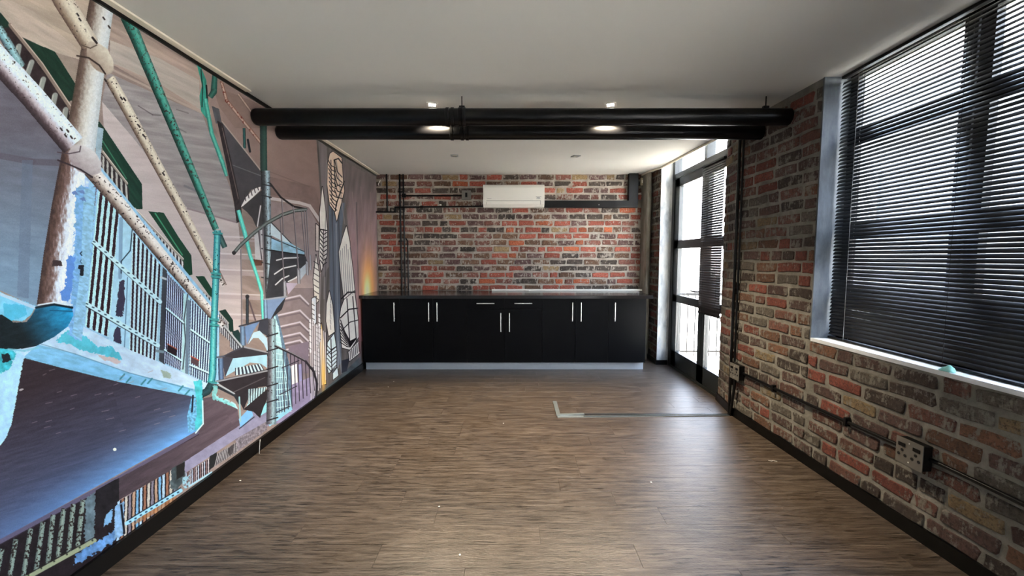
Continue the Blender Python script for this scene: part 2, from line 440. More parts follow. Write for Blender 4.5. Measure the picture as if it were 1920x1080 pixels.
def lay(parent, A, B, z0, z1, mats, wts, course=.0885, seed=1, skip=None, limit=300, budget=None, start_row=0, headers=.16):
    """bricks over the face from A to B (plan points); the face's normal is Z x (B-A)"""
    rs = random.Random(seed); A = Vector((A[0], A[1], 0)); B = Vector((B[0], B[1], 0))
    u = (B-A); Ltot = u.length; u.normalize(); nrm = Vector((0, 0, 1)).cross(u)
    rot = Matrix((u, nrm, Vector((0, 0, 1)))).transposed().to_4x4()
    out = []; rows = int((z1-z0)/course+.5)
    for r_ in range(rows):
        z = z0+course*(r_+.5)
        x = -rs.uniform(0, .24); hrow = rs.random() < .18
        while x < Ltot:
            hd = rs.random() < (.6 if hrow else headers)
            L = (.105 if hd else rs.uniform(.205, .232)); j = rs.uniform(.014, .028)
            a_, b_ = max(x, .003), min(x+L, Ltot-.003); x += L+j
            if b_-a_ < .035: continue
            c_ = A+u*((a_+b_)/2)
            dz = rs.uniform(-.003, .003)
            if skip and skip((a_+b_)/2, z): continue
            me = rs.choice(VH if b_-a_ < .15 else VS); base = .105 if b_-a_ < .15 else .22
            mt = rs.choices(mats, wts)[0]
            mx_ = Matrix.Translation(c_+Vector((0, 0, z+dz))) @ rot @ Matrix.Rotation(rs.uniform(-.012, .012), 4, 'Y') @ Matrix.Diagonal(((b_-a_)/base, 1, rs.uniform(.93, 1.04), 1))
            out.append((me, mt, mx_))
    return out
def place_bricks(parent, items, mats, limit=300):
    for me, mt, mx_ in items[:limit]:
        o = bpy.data.objects.new('brick', me); C.objects.link(o); o.parent = parent; o.matrix_basis = mx_
        o.material_slots[0].link = 'OBJECT'; o.material_slots[0].material = mt
    rest = items[limit:]
    if rest:
        bm = bmesh.new()
        for me, mt, mx_ in rest:
            n0 = len(bm.faces); tmp = me.copy(); tmp.transform(mx_); bm.from_mesh(tmp); bpy.data.meshes.remove(tmp)
            bm.faces.ensure_lookup_table()
            for f in bm.faces[n0:]: f.material_index = mats.index(mt)
        o = obj('brickwork', bm, mats, parent); o['kind'] = 'stuff'
# right wall: pier beside the window, strip under the window, angled end, nearest first
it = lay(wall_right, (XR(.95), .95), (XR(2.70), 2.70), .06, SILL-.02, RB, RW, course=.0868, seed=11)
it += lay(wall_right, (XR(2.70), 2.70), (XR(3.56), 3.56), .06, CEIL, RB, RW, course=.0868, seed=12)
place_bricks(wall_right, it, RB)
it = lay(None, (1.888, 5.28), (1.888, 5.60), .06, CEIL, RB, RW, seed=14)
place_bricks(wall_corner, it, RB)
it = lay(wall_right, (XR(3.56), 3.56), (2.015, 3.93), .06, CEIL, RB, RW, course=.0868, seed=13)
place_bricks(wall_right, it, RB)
# back wall above the worktop (the face runs from the pillar to the mural)
acA, acB = (on_Y(1018, 350, YB), on_Y(908, 388, YB))
def skip_back(u_, z):
    x = 1.785-u_
    return acB.x+.06 < x < acA.x-.06 and acB.z+.05 < z < acA.z-.02
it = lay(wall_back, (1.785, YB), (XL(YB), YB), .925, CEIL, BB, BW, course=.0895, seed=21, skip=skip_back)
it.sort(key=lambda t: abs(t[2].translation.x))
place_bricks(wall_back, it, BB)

# big window on the right ---------------------------------------------------------
win = struct('window_1', loc=(2.2, 1.45, SILL))
def part(name, bm, mat, parent, smooth=False):
    o = obj(name, bm, mat, parent, smooth); o.matrix_parent_inverse = Matrix.Translation(-Vector(parent.location)); return o
FX0, FX1 = 2.145, 2.185
bm = bmesh.new()
bx(bm, FX0, FX1, WY0+.01, WY1-.01, SILL, SILL+.07); bx(bm, FX0, FX1, WY0+.01, WY1-.01, CEIL-.022, CEIL)
for yy in (WY0+.04, 1.93, 2.00, 1.10, WY1-.045): bx(bm, FX0, FX1, yy-.03, yy+.03, SILL, CEIL)
for zz in (1.16, 1.56, 2.14): bx(bm, FX0, FX1, WY0+.01, WY1-.01, zz-.04, zz+.04)
part('window_frame', bm, M['black_satin'], win)
for (ya, yb) in ((2.03, WY1-.07), (1.13, 1.90), (WY0+.07, 1.07)):
    for (za, zb) in ((SILL+.07, 1.12), (1.20, 1.52), (1.60, 2.10), (2.18, CEIL-.022)):
        part('pane', box(2.163, 2.167, ya, yb, za, zb), M['glass'], win)
bm = bmesh.new(); prism(bm, [(XR(WY0)-.006, WY0), (2.145, WY0), (2.145, WY1-.012), (XR(WY1)-.006, WY1-.012)], SILL-.022, SILL)
part('window_sill', bm, M['sill'], win)

# glazed double door in its recess -------------------------------------------------
door = struct('door_1', loc=(2.06, 4.6, 0))
DX0, DX1 = 2.04, 2.09
bm = bmesh.new()
bx(bm, 2.03, 2.12, 5.20, 5.272, 0, 2.76); bx(bm, 2.03, 2.12, 3.86, 3.93, 0, 2.76)
bx(bm, 2.03, 2.12, 3.86, 5.272, 2.36, 2.42); bx(bm, 2.03, 2.12, 3.86, 5.272, 2.70, 2.76); bx(bm, 2.03, 2.12, 3.86, 5.272, -.01, .03)
bx(bm, 2.03, 2.12, 4.36, 4.42, 2.40, 2.72)
part('door_frame', bm, M['door_frame'], door)
part('transom_pane', box(2.070, 2.074, 4.42, 5.20, 2.42, 2.70), M['glass'], door)
part('transom_pane', box(2.070, 2.074, 3.93, 4.36, 2.42, 2.70), M['glass'], door)
def leaf(y0, y1, sa, sb):
    bm = bmesh.new()
    bx(bm, DX0, DX1, y0, y0+sa, .03, 2.355); bx(bm, DX0, DX1, y1-sb, y1, .03, 2.355)
    for (za, zb) in ((.03, .22), (.84, .93), (1.50, 1.60), (2.255, 2.355)): bx(bm, DX0, DX1, y0, y1, za, zb)
    lf = part('door_leaf', bm, M['door_frame'], door)
    for (za, zb) in ((.22, .84), (.93, 1.50), (1.60, 2.255)):
        o = obj('pane', box(2.063, 2.067, y0+sa, y1-sb, za, zb), M['glass'], lf)
    return lf
leaf(4.385, 5.198, .085, .13); lf2 = leaf(3.932, 4.378, .03, .06)
bm = bmesh.new(); tube(bm, [(2.04, 4.43, 1.02), (1.99, 4.43, 1.02), (1.985, 4.45, 1.02), (1.985, 4.55, 1.02)], .009, 10)
bx(bm, 2.032, 2.042, 4.41, 4.45, .93, 1.10)
part('door_handle', bm, M['black_satin'], door, True)

# unseen side window behind the camera, added to throw daylight on the mural
added_win = struct('added_side_window', loc=(2.17, -.8, .30))
bm = bmesh.new()
for yy in (-1.57, -.79, -.01): bx(bm, 2.145, 2.185, yy-.03, yy+.03, .30, CEIL)
for zz in (.33, 1.56, CEIL-.03): bx(bm, 2.145, 2.185, -1.6, .02, zz-.03, zz+.03)
part('window_frame', bm, M['black_satin'], added_win)
for (ya, yb) in ((-1.54, -.82), (-.76, -.04)):
    for (za, zb) in ((.36, 1.53), (1.59, CEIL-.06)): part('pane', box(2.163, 2.167, ya, yb, za, zb), M['glass'], added_win)
# ================================================================== MURAL: flat printed wallpaper, ink laid out in wall metres
MY0, MY1, MZ0, MZ1 = .85, 5.735, .086, CEIL-.026
NU, NV = 2440, 1220
def draw_mural():
    Yg = (np.linspace(MY0, MY1, NU, dtype=np.float32))[None, :]; Zg = (np.linspace(MZ0, MZ1, NV, dtype=np.float32))[:, None]
    Xg = -1.80-.012*Yg
    dz = Zg-CAM_Z; zc = Yg*cp-dz*sp; yc_ = Yg*sp+dz*cp
    PX = (960+FPX*(Xg/zc)).astype(np.float32); PY = (540-FPX*(yc_/zc)).astype(np.float32)
    img = np.zeros((NV, NU, 3), np.float32)
    rg = np.random.RandomState(4)
    colmin, colmax = PX.min(0), PX.max(0)
    grids = [rg.rand(257, 257).astype(np.float32) for _ in range(4)]
    def vn(x, y, k=0):
        g = grids[k % 4]; xi = np.floor(x).astype(np.int32); yi = np.floor(y).astype(np.int32); fx = x-xi; fy = y-yi
        fx = fx*fx*(3-2*fx); fy = fy*fy*(3-2*fy); a = xi & 255; b = yi & 255
        return (g[b, a]*(1-fx)+g[b, a+1]*fx)*(1-fy)+(g[b+1, a]*(1-fx)+g[b+1, a+1]*fx)*fy
    def fbm(x, y, o=4, k=0):
        s_ = 0; a = .5; t = 0
        for i in range(o): s_ = s_+a*vn(x*2**i+13.7*i, y*2**i+5.1*i, k+i); t += a; a *= .55
        return s_/t
    def win_(x0, y0, x1, y1):
        c = np.where((colmax >= x0) & (colmin <= x1))[0]
        if len(c) == 0: return None
        ca, cb = c[0], c[-1]+1
        sub = PY[:, ca:cb]; r_ = np.where((sub.max(1) >= y0) & (sub.min(1) <= y1))[0]
        if len(r_) == 0: return None
        return slice(r_[0], r_[-1]+1), slice(ca, cb)
    def col(c): return np.array(c, np.float32)
    def blend(w_, m, c, a=1.0):
        m = (m*a)[..., None]; img[w_] = img[w_]*(1-m)+c*m
    def inside(x, y, pts):
        m = np.zeros(x.shape, bool); n = len(pts)
        for i in range(n):
            x1, y1 = pts[i]; x2, y2 = pts[(i+1) % n]
            if y1 == y2: continue
            c = ((y1 > y) != (y2 > y)) & (x < (x2-x1)*(y-y1)/(y2-y1)+x1); m ^= c
        return m
    def poly(pts, c, c2=None, g0=None, g1=None, a=1.0, nz=.06, ns=(9, 9), ang=.4, rough=0, thr=None):
        xs = [p_[0] for p_ in pts]; ys = [p_[1] for p_ in pts]
        w_ = win_(min(xs)-rough, min(ys)-rough, max(xs)+rough, max(ys)+rough)
        if w_ is None: return
        x, y = PX[w_], PY[w_]
        xx, yy = x, y
        if rough: xx = x+(fbm(x/4, y/4, 3, 1)-.5)*2*rough; yy = y+(fbm(x/4+50, y/4, 3, 2)-.5)*2*rough
        m = inside(xx, yy, pts).astype(np.float32)
        cc = col(c)
        if c2 is not None:
            dx, dy = g1[0]-g0[0], g1[1]-g0[1]
            t = np.clip(((x-g0[0])*dx+(y-g0[1])*dy)/(dx*dx+dy*dy), 0, 1)[..., None]; cc = cc*(1-t)+col(c2)*t
        if nz:
            ca, sa = math.cos(ang), math.sin(ang); u = x*ca+y*sa; v = -x*sa+y*ca
            cc = cc*(1+(fbm(u/ns[0], v/ns[1], 5, 0)-.5)*2*nz)[..., None]
        if thr is not None: m = m*np.clip((fbm(x/7, y/5, 5, 3)-thr)*14, 0, 1)
        blend(w_, m, cc, a)
    def tubes(pts, rs_, prof, flake=0, speck=0, speckc=(50, 42, 40), a=1.0, ns=(5, 5)):
        """pts with radius; prof = colours from one flank to the other (across -1..1)"""
        prof = np.array(prof, np.float32); k = len(prof)
        for i in range(len(pts)-1):
            (x1, y1), (x2, y2) = pts[i], pts[i+1]; r1, r2 = rs_[i], rs_[i+1]; R_ = max(r1, r2)+flake*4+1
            w_ = win_(min(x1, x2)-R_, min(y1, y2)-R_, max(x1, x2)+R_, max(y1, y2)+R_)
            if w_ is None: continue
            x, y = PX[w_], PY[w_]; dx, dy = x2-x1, y2-y1; L2 = dx*dx+dy*dy; L = math.sqrt(L2)
            t = ((x-x1)*dx+(y-y1)*dy)/L2; tcl = np.clip(t, 0, 1); r_ = r1+(r2-r1)*tcl
            d = ((x-x1)*dy-(y-y1)*dx)/L
            ins = (np.abs(d) <= r_) & (t >= -.002) & (t <= 1.002)
            if i: ins |= ((x-x1)**2+(y-y1)**2 < r1*r1)
            q = np.clip(d/np.maximum(r_, .1), -1, 1)
            if flake: q = np.clip(q+(fbm(x/3, y/ns[0], 4, 2)-.5)*flake, -1, 1)
            f = (q+1)/2*(k-1); i0 = np.clip(f.astype(int), 0, k-2); fr = (f-i0)[..., None]
            c = prof[i0]*(1-fr)+prof[i0+1]*fr
            c = c*(1+(fbm(x/2.5, y/2.5, 3, 1)-.5)*.14)[..., None]
            if speck:
                sp_ = np.clip((fbm(x/3.2, y/3.2, 4, 3)-(.76-speck))*24, 0, 1)[..., None]; c = c*(1-sp_)+col(speckc)*sp_
            blend(w_, ins.astype(np.float32), c, a)
    def line(pts, wd, c, a=1.0):
        for (x1, y1), (x2, y2) in zip(pts, pts[1:]):
            R_ = wd
            w_ = win_(min(x1, x2)-R_, min(y1, y2)-R_, max(x1, x2)+R_, max(y1, y2)+R_)
            if w_ is None: continue
            x, y = PX[w_], PY[w_]; dx, dy = x2-x1, y2-y1; L2 = max(dx*dx+dy*dy, 1e-3)
            t = np.clip(((x-x1)*dx+(y-y1)*dy)/L2, 0, 1); d = np.hypot(x-x1-t*dx, y-y1-t*dy)
            blend(w_, np.clip(wd/2-d+.5, 0, 1), col(c), a)
    def bars(q, n, frac, cb, cg, wob=0, alt=None, a=1.0):
        """vertical bars inside quad TL,TR,BR,BL"""
        (x0, y0), (x1, y1), (x2, y2), (x3, y3) = q
        xs = [p_[0] for p_ in q]; ys = [p_[1] for p_ in q]; w_ = win_(min(xs), min(ys), max(xs), max(ys))
        if w_ is None: return
        x, y = PX[w_], PY[w_]; m = inside(x, y, q)
        # solve u by edges: left edge x at y, right edge x at y
        sl = (x3-x0)/(y3-y0+1e-6); sr = (x2-x1)/(y2-y1+1e-6)
        xl = x0+sl*(y-y0); xr = x1+sr*(y-y1); u = (x-xl)/np.where(np.abs(xr-xl) < .5, .5, xr-xl)
        if wob: u = u+(vn(x/6, y/6, 1)-.5)*wob/n
        k = u*n; fr = k-np.floor(k); on = np.clip((frac/2-np.abs(fr-.5))*n*0+((np.abs(fr-.5) < frac/2)), 0, 1).astype(np.float32)[..., None]
        cbv = col(cb)
        if alt is not None:
            al = np.array(alt, np.float32); cbv = al[(np.floor(k).astype(int) % len(al))]
        c = cbv*on+col(cg)*(1-on)
        c = c*(1+(fbm(x/3, y/4, 3, 2)-.5)*.25)[..., None]
        blend(w_, m.astype(np.float32), c, a)
    def blob(cx, cy, rx, ry, c, c2, rot=0, a=1.0, speck=0):
        w_ = win_(cx-rx-ry, cy-rx-ry, cx+rx+ry, cy+rx+ry)
        x, y = PX[w_]-cx, PY[w_]-cy; ca, sa = math.cos(rot), math.sin(rot); u = (x*ca+y*sa)/rx; v = (-x*sa+y*ca)/ry
        d = u*u+v*v+(fbm(PX[w_]/8, PY[w_]/8, 3, 1)-.5)*.35; t = np.clip(.5-v*.5+(fbm(PX[w_]/6, PY[w_]/6, 3, 2)-.5)*.4, 0, 1)[..., None]
        blend(w_, np.clip((1-d)*6, 0, 1), col(c2)*(1-t)+col(c)*t, a)

    # ---- base: painted concrete of the cell-block ceiling
    BIG = [(-900, -900), (760, -900), (760, 1700), (-900, 1700)]
    poly(BIG, (146, 132, 127), nz=.16, ns=(60, 9), ang=.42)
    poly([(-900, -900), (300, -900), (180, 0), (165, 60), (150, 110), (0, 20), (-300, -150)], (170, 158, 146), nz=.12, ns=(60, 8), ang=.45)
    poly([(-300, -190), (0, -8), (60, 20), (145, 92), (150, 112), (100, 97), (37, 67), (20, 52), (0, 24), (-300, -200)], (178, 166, 156), nz=.12, ns=(50, 7), ang=.5)
    poly([(205, 30), (480, 188), (480, 240), (378, 210), (300, 172), (205, 118)], (166, 150, 142), nz=.16, ns=(70, 7), ang=.5)
    poly([(205, 75), (300, 110), (372, 150), (376, 206), (300, 158), (220, 122), (205, 118)], (176, 168, 162), nz=.12, ns=(70, 7), ang=.45)
    line([(205, 128), (300, 174), (376, 210)], 4, (186, 170, 160), .6)
    poly([(200, 135), (300, 180), (378, 213), (400, 270), (430, 350), (446, 418), (351, 391), (300, 350), (250, 270), (190, 190)], (150, 145, 147), nz=.15, ns=(50, 6), ang=.15)
    poly([(190, 190), (250, 260), (351, 391), (446, 418), (452, 480), (450, 640), (330, 520), (200, 330)], (182, 173, 174), nz=.07, ns=(60, 8), ang=.1)
    line([(330, 205), (352, 212)], 2, (90, 85, 88), .5); line([(258, 198), (285, 215), (300, 216)], 2, (95, 88, 90), .6); line([(318, 232), (348, 248)], 2, (95, 90, 95), .5)
    line([(345, 348), (384, 366)], 4, (110, 110, 118), .6); line([(351, 391), (443, 417)], 3, (140, 128, 132))
    for yy, wd in ((455, 4), (487, 7), (517, 8), (562, 7), (600, 6)):
        line([(408, yy-6), (600, yy+2)], wd, (168, 156, 160), .7); line([(408, yy-12), (600, yy-4)], 3, (200, 194, 198), .7)
    # ceiling zone behind the stair, lit from the right
    poly([(378, 125), (720, 330), (720, 420), (600, 420), (580, 390), (500, 372), (440, 330), (398, 230)], (152, 133, 128), (140, 120, 115), (440, 200), (600, 380), nz=.07, ns=(30, 20))
    poly([(398, 160), (500, 200), (500, 240), (440, 240), (410, 200)], (140, 122, 116), nz=.06)
    poly([(500, 330), (590, 350), (604, 400), (604, 430), (560, 372), (500, 365)], (130, 112, 108), nz=.08)
    line([(500, 371), (560, 380), (580, 386), (602, 418), (604, 470)], 6, (186, 178, 178)); line([(500, 300+20), (580, 350)], 2, (120, 104, 100), .6)
    poly([(500, 376), (578, 389), (598, 424), (600, 560), (500, 560)], (146, 132, 132), (160, 148, 150), (520, 400), (590, 540), nz=.06)
    # ---- far corridor under the stair
    poly([(500, 540), (604, 540), (604, 770), (500, 800)], (134, 124, 128), nz=.08)
    for yy in (556, 584, 606, 626, 640, 652):
        line([(518, yy+8), (562, yy-2), (578, yy+14)], 3.0, (190, 184, 196)); line([(518, yy+12), (562, yy+3), (578, yy+18)], 2.5, (108, 98, 108), .8)
    poly([(540, 650), (578, 640), (578, 700), (545, 700)], (128, 118, 132))
    poly([(536, 690), (556, 682), (558, 730), (538, 738)], (222, 226, 238)); poly([(558, 684), (566, 682), (566, 730), (559, 732)], (150, 150, 190))
    poly([(500, 740), (600, 700), (600, 770), (500, 800)], (150, 142, 172), nz=.15)
    # cells behind the pole: pale grid
    poly([(512, 585), (520, 590), (546, 700), (548, 768), (512, 790)], (104, 128, 150), nz=.2, ns=(4, 4))
    for k in range(7): line([(514+k*1.2, 590+k*4), (516+k*5, 785-k*3)], 1.8, (178, 218, 224))
    for k in range(16): line([(513, 605+k*11.5), (522+k*1.6, 612+k*10.6)], 1.3, (196, 226, 232))
    poly([(500, 792), (545, 762), (548, 768), (505, 800)], (150, 205, 225)); line([(500, 782), (542, 762)], 2, (60, 66, 76))
    # ---- left dark soffit behind the big pipe
    poly([(-500, -200), (0, 100), (110, 250), (118, 290), (94, 390), (68, 576), (0, 545), (-500, 400)], (104, 102, 112), (122, 146, 168), (60, 240), (50, 520), nz=.10, ns=(40, 10), ang=.15)
    line([(0, 292), (60, 303), (108, 305)], 12, (92, 90, 100), .7)
    poly([(40, 300), (60, 300), (52, 560), (30, 556)], (104, 118, 138), a=.5, nz=.15, ns=(20, 20))
    # ---- green girders and upper grilles
    poly([(-200, -140), (0, 24), (18, 46), (20, 62), (0, 55), (-200, -70)], (34, 58, 50))
    poly([(37, 68), (102, 97), (140, 157), (137, 186), (128, 190), (60, 105)], (36, 62, 52), nz=.25, ns=(30, 5), ang=.9)
    poly([(104, 98), (143, 112), (148, 130), (142, 160)], (150, 138, 130))
    poly([(0, 52), (18, 50), (128, 196), (130, 240), (60, 150), (0, 70)], (58, 48, 50), nz=.3)
    for (xa, ya, xb2, yb2) in ((58, 116, 46, 150), (80, 148, 68, 190), (102, 178, 92, 225), (122, 205, 116, 240), (34, 86, 28, 120)):
        line([(xa, ya), (xb2, yb2)], 10, (140, 146, 142)); line([(xa-4, ya), (xb2-4, yb2)], 3, (168, 172, 168))
    line([(17, 46), (76, 120), (132, 204)], 7, (132, 118, 110)); line([(19, 45), (78, 118), (134, 202)], 2, (190, 176, 166))
    tubes([(-6, 50), (18, 90), (38, 126)], (8, 9, 9), [(60, 60, 66), (120, 160, 172), (160, 200, 208), (90, 110, 116)], flake=.5, speck=.1)
    poly([(182, 224), (194, 239), (265, 345), (266, 392), (240, 392), (235, 345), (192, 281), (184, 262)], (36, 66, 56), nz=.2, ns=(30, 4), ang=.95)
    line([(190, 262), (236, 335)], 2, (70, 128, 104))
    poly([(188, 286), (196, 284), (238, 345), (243, 402), (196, 330)], (54, 46, 50))
    bars([(189, 288), (240, 352), (243, 400), (188, 318)], 6, .45, (176, 176, 172), (56, 48, 52))
    line([(191, 284), (237, 344)], 4.5, (148, 138, 130)); line([(192, 283), (238, 343)], 1.6, (206, 198, 190))
    poly([(277, 396), (306, 399), (333, 443), (358, 479), (360, 515), (345, 518), (340, 486)], (36, 70, 56), nz=.15, ns=(30, 4), ang=.95)
    line([(290, 400), (341, 478)], 2.2, (78, 150, 118))
    bars([(250, 394), (344, 492), (345, 530), (250, 420)], 15, .5, (200, 200, 200), (58, 52, 58))
    line([(251, 391), (342, 486)], 4, (150, 144, 138)); line([(252, 390), (343, 485)], 1.4, (214, 208, 202))
    poly([(366, 518), (382, 518), (397, 542), (397, 562)], (36, 70, 56))
    bars([(349, 522), (397, 562), (397, 592), (349, 545)], 9, .5, (206, 206, 208), (56, 54, 62)); line([(349, 520), (397, 560)], 2.5, (166, 160, 156))
    poly([(410, 583), (422, 580), (436, 600), (437, 621), (429, 623), (424, 604)], (38, 62, 56))
    bars([(408, 586), (428, 606), (430, 640), (408, 620)], 6, .5, (180, 184, 190), (60, 60, 70)); line([(409, 584), (428, 606)], 2, (170, 166, 164))
    poly([(434, 622), (446, 618), (456, 640), (456, 655), (446, 650)], (44, 66, 66)); bars([(430, 628), (452, 645), (452, 670), (430, 650)], 6, .5, (170, 180, 188), (60, 60, 72))
    # ---- cell fronts
    poly([(150, 330), (178, 300), (410, 585), (410, 720), (388, 722), (300, 684), (240, 660), (150, 616), (128, 606)], (150, 192, 218), nz=.10, ns=(6, 12))
    poly([(178, 236), (193, 241), (186, 310), (178, 330)], (150, 172, 186), nz=.2)
    poly([(173, 350), (181, 345), (164, 520), (152, 642), (140, 620), (160, 480)], (112, 108, 132))
    bars([(184, 352), (224, 398), (202, 632), (158, 612)], 4, .48, (58, 38, 48), (178, 218, 226), wob=.1)
    poly([(222, 392), (248, 425), (242, 662), (202, 638)], (164, 204, 224), nz=.08)
    line([(226, 410), (224, 520)], 7, (120, 150, 180), .8); line([(247, 430), (243, 470), (226, 490), (226, 512)], 2, (40, 60, 76))
    poly([(223, 527), (232, 525), (233, 560), (229, 594), (216, 592), (219, 560)], (66, 64, 84), rough=2.5); poly([(218, 612), (224, 616), (226, 645), (211, 640), (212, 624)], (66, 64, 84), rough=1.5)
    line([(238, 520), (232, 655)], 1.5, (90, 120, 150))
    bars([(247, 432), (302, 500), (291, 682), (241, 660)], 7, .46, (54, 40, 52), (184, 214, 226))
    poly([(300, 486), (309, 498), (306, 682), (292, 676)], (150, 186, 206)); poly([(304, 500), (312, 508), (308, 684), (297, 676)], (70, 74, 82))
    line([(301, 520), (312, 524)], 4, (180, 190, 196)); line([(293, 658), (305, 660)], 5, (120, 140, 150))
    bars([(312, 512), (346, 548), (340, 696), (306, 680)], 9, .42, (188, 204, 228), (52, 56, 80))
    bars([(356, 560), (402, 606), (394, 722), (353, 702)], 10, .46, (190, 216, 232), (58, 66, 96))
    poly([(343, 548), (355, 560), (351, 704), (339, 696)], (170, 206, 212), nz=.1); line([(351, 552), (344, 600), (347, 640), (342, 692)], 2, (60, 66, 76)); poly([(349, 560), (356, 564), (352, 702), (346, 700)], (110, 128, 146))
    for (a_, b_) in (((311, 578), (343, 605)), ((308, 656), (339, 676)), ((357, 618), (397, 646)), ((355, 684), (392, 700))):
        line([a_, b_], 3.4, (196, 224, 232)); line([(a_[0], a_[1]+2.6), (b_[0], b_[1]+2.6)], 1.2, (44, 54, 70))
    poly([(313, 646), (331, 656), (329, 668), (312, 659)], (44, 34, 42)); line([(313, 645), (331, 655)], 1.6, (170, 90, 70)); poly([(358, 668), (372, 676), (371, 688), (357, 680)], (90, 74, 80)); line([(357, 668), (372, 676)], 2, (180, 90, 70))
    for (a_, b_) in (((170, 449), (299, 566)), ((156, 567), (295, 648))):
        line([(a_[0], a_[1]+5), (b_[0], b_[1]+4)], 2.5, (34, 44, 58)); line([a_, b_], 8, (188, 220, 230))
        for k in range(12):
            t = (k+.5)/12; cx, cy = a_[0]+(b_[0]-a_[0])*t, a_[1]+(b_[1]-a_[1])*t; line([(cx-1.5, cy-1.2), (cx+1.5, cy)], 2.2, (58, 84, 100))
    # ---- ledge with peeling paint
    poly([(120, 600), (150, 610), (200, 636), (240, 655), (300, 680), (390, 720), (392, 740), (366, 748), (240, 728), (110, 690), (40, 672), (20, 660), (60, 640), (110, 625)], (182, 206, 226), nz=.10, ns=(12, 6))
    poly([(70, 646), (140, 664), (240, 699), (366, 730), (366, 748), (240, 728), (110, 690), (40, 672)], (128, 184, 216), nz=.14, ns=(16, 4), ang=.25)
    line([(75, 645), (140, 664), (240, 699), (360, 731)], 1.5, (70, 110, 140), .6)
    poly([(103, 636), (125, 619), (150, 629), (166, 634), (180, 650), (205, 650), (224, 663), (229, 675), (212, 676), (190, 664), (168, 661), (150, 658), (130, 645), (110, 643)], (92, 184, 202), rough=4, nz=.12)
    poly([(180, 664), (215, 672), (226, 678), (222, 684), (190, 674)], (190, 176, 178), rough=3)
    for (xa, ya) in ((228, 706), (240, 712), (268, 716), (280, 714), (338, 728), (350, 736)): line([(xa-4, ya+5), (xa+4, ya-4)], 3, (56, 120, 130), .8)
    poly([(300, 694), (318, 700), (320, 710), (306, 708)], (150, 168, 160), rough=2.5)
    # ---- plum slab fading to blue daylight
    poly([(42, 671), (110, 689), (220, 716), (366, 745), (372, 806), (0, 1012), (-400, 1240), (-400, 900), (0, 836), (16, 800)], (64, 54, 58), (84, 92, 116), (120, 700), (205, 895), nz=.16, ns=(34, 3.2), ang=-.28)
    poly([(366, 748), (372, 806), (0, 1012), (-300, 1180), (-300, 1080), (0, 940), (200, 832), (300, 782)], (98, 112, 146), (118, 172, 228), (60, 960), (345, 790), nz=.09, ns=(24, 6), ang=-.5, a=.0)
    w_ = win_(-400, 640, 374, 1200); x, y = PX[w_], PY[w_]
    lower = (y-(1012-.556*x))                      # <0 above the lower edge
    band = np.clip(1+lower/95, 0, 1)*inside(x, y, [(60, 676), (366, 745), (372, 806), (0, 1012), (-400, 1240), (-400, 900)])
    tx = np.clip((x+60)/400, 0, 1)[..., None]
    blend(w_, (band**2.1).astype(np.float32)*.92, (col((92, 108, 140))*(1-tx)+col((116, 176, 236))*tx)*(1+(fbm(x/20, y/5, 4, 0)-.5)*.16)[..., None])
    poly([(358, 746), (366, 746), (372, 806), (352, 812), (350, 780)], (110, 168, 204), nz=.35, ns=(3, 3))
    line([(-300, 1184), (0, 1016), (222, 897), (374, 810)], 9, (104, 98, 118)); line([(-300, 1188), (0, 1021), (222, 902), (372, 815)], 2, (60, 52, 62))
    for k in range(26):
        cx, cy = 50+rg.rand()*270, 690+rg.rand()*130; line([(cx, cy), (cx+6+8*rg.rand(), cy-3)], 1.3, (156, 140, 146), .6)
    blob(214, 843, 3.6, 3.2, (225, 240, 215), (225, 240, 215)); blob(38, 731, 5, 2, (180, 176, 176), (160, 150, 150), -.3)
    # second slab
    poly([(376, 748), (405, 742), (444, 764), (450, 800), (400, 835), (345, 868), (222, 938), (222, 897), (372, 816)], (82, 72, 78), (104, 92, 100), (260, 880), (440, 780), nz=.16, ns=(30, 4), ang=-.5)
    poly([(400, 738), (440, 756), (446, 768), (405, 748)], (176, 214, 222), thr=.42)
    # ---- lower strips and cells along the skirting
    poly([(345, 866), (415, 820), (450, 797), (476, 770), (500, 770), (500, 795), (444, 822), (345, 888)], (146, 144, 168), nz=.1)
    poly([(447, 786), (470, 762), (474, 780), (450, 802)], (128, 182, 224)); line([(448, 804), (476, 782)], 1.8, (50, 60, 76))
    poly([(-400, 1250), (0, 1022), (180, 925), (222, 904), (222, 1060), (-400, 1500)], (46, 40, 44), nz=.25)
    for (xa, ya, xb2, yb2) in ((2, 1030, -14, 1110), (28, 1012, 15, 1090), (56, 992, 42, 1082), (79, 979, 66, 1070), (98, 966, 88, 1058), (118, 954, 107, 1046), (136, 946, 127, 1036), (154, 938, 144, 1026), (-26, 1046, -46, 1140), (-56, 1064, -80, 1170)):
        tubes([(xa, ya), (xb2, yb2)], (4.6, 4.6), [(90, 104, 100), (146, 162, 150), (128, 146, 138)], speck=.2)
    poly([(160, 935), (178, 922), (176, 1010), (156, 1020)], (104, 122, 130), rough=4, nz=.3)
    poly([(178, 920), (222, 896), (222, 966), (178, 990)], (44, 42, 46), nz=.3)
    poly([(196, 966), (210, 954), (208, 978), (194, 988)], (126, 170, 206), rough=3)
    line([(0, 1108), (60, 1078), (176, 1014)], 8, (152, 160, 132)); line([(0, 1102), (60, 1072), (176, 1008)], 1.6, (50, 48, 46))
    for k in range(7): blob(28+k*24, 1092-k*13, 2, 2, (70, 74, 62), (70, 74, 62))
    poly([(140, 1040), (222, 990), (222, 1010), (140, 1060)], (100, 140, 186), rough=6, nz=.3)
    ALT = [(168, 196, 216), (150, 112, 92), (190, 186, 176), (132, 128, 140), (176, 150, 130), (120, 170, 206)]
    bars([(218, 942), (330, 876), (330, 948), (216, 1016)], 16, .66, (170, 190, 210), (44, 38, 44), alt=ALT, wob=.2)
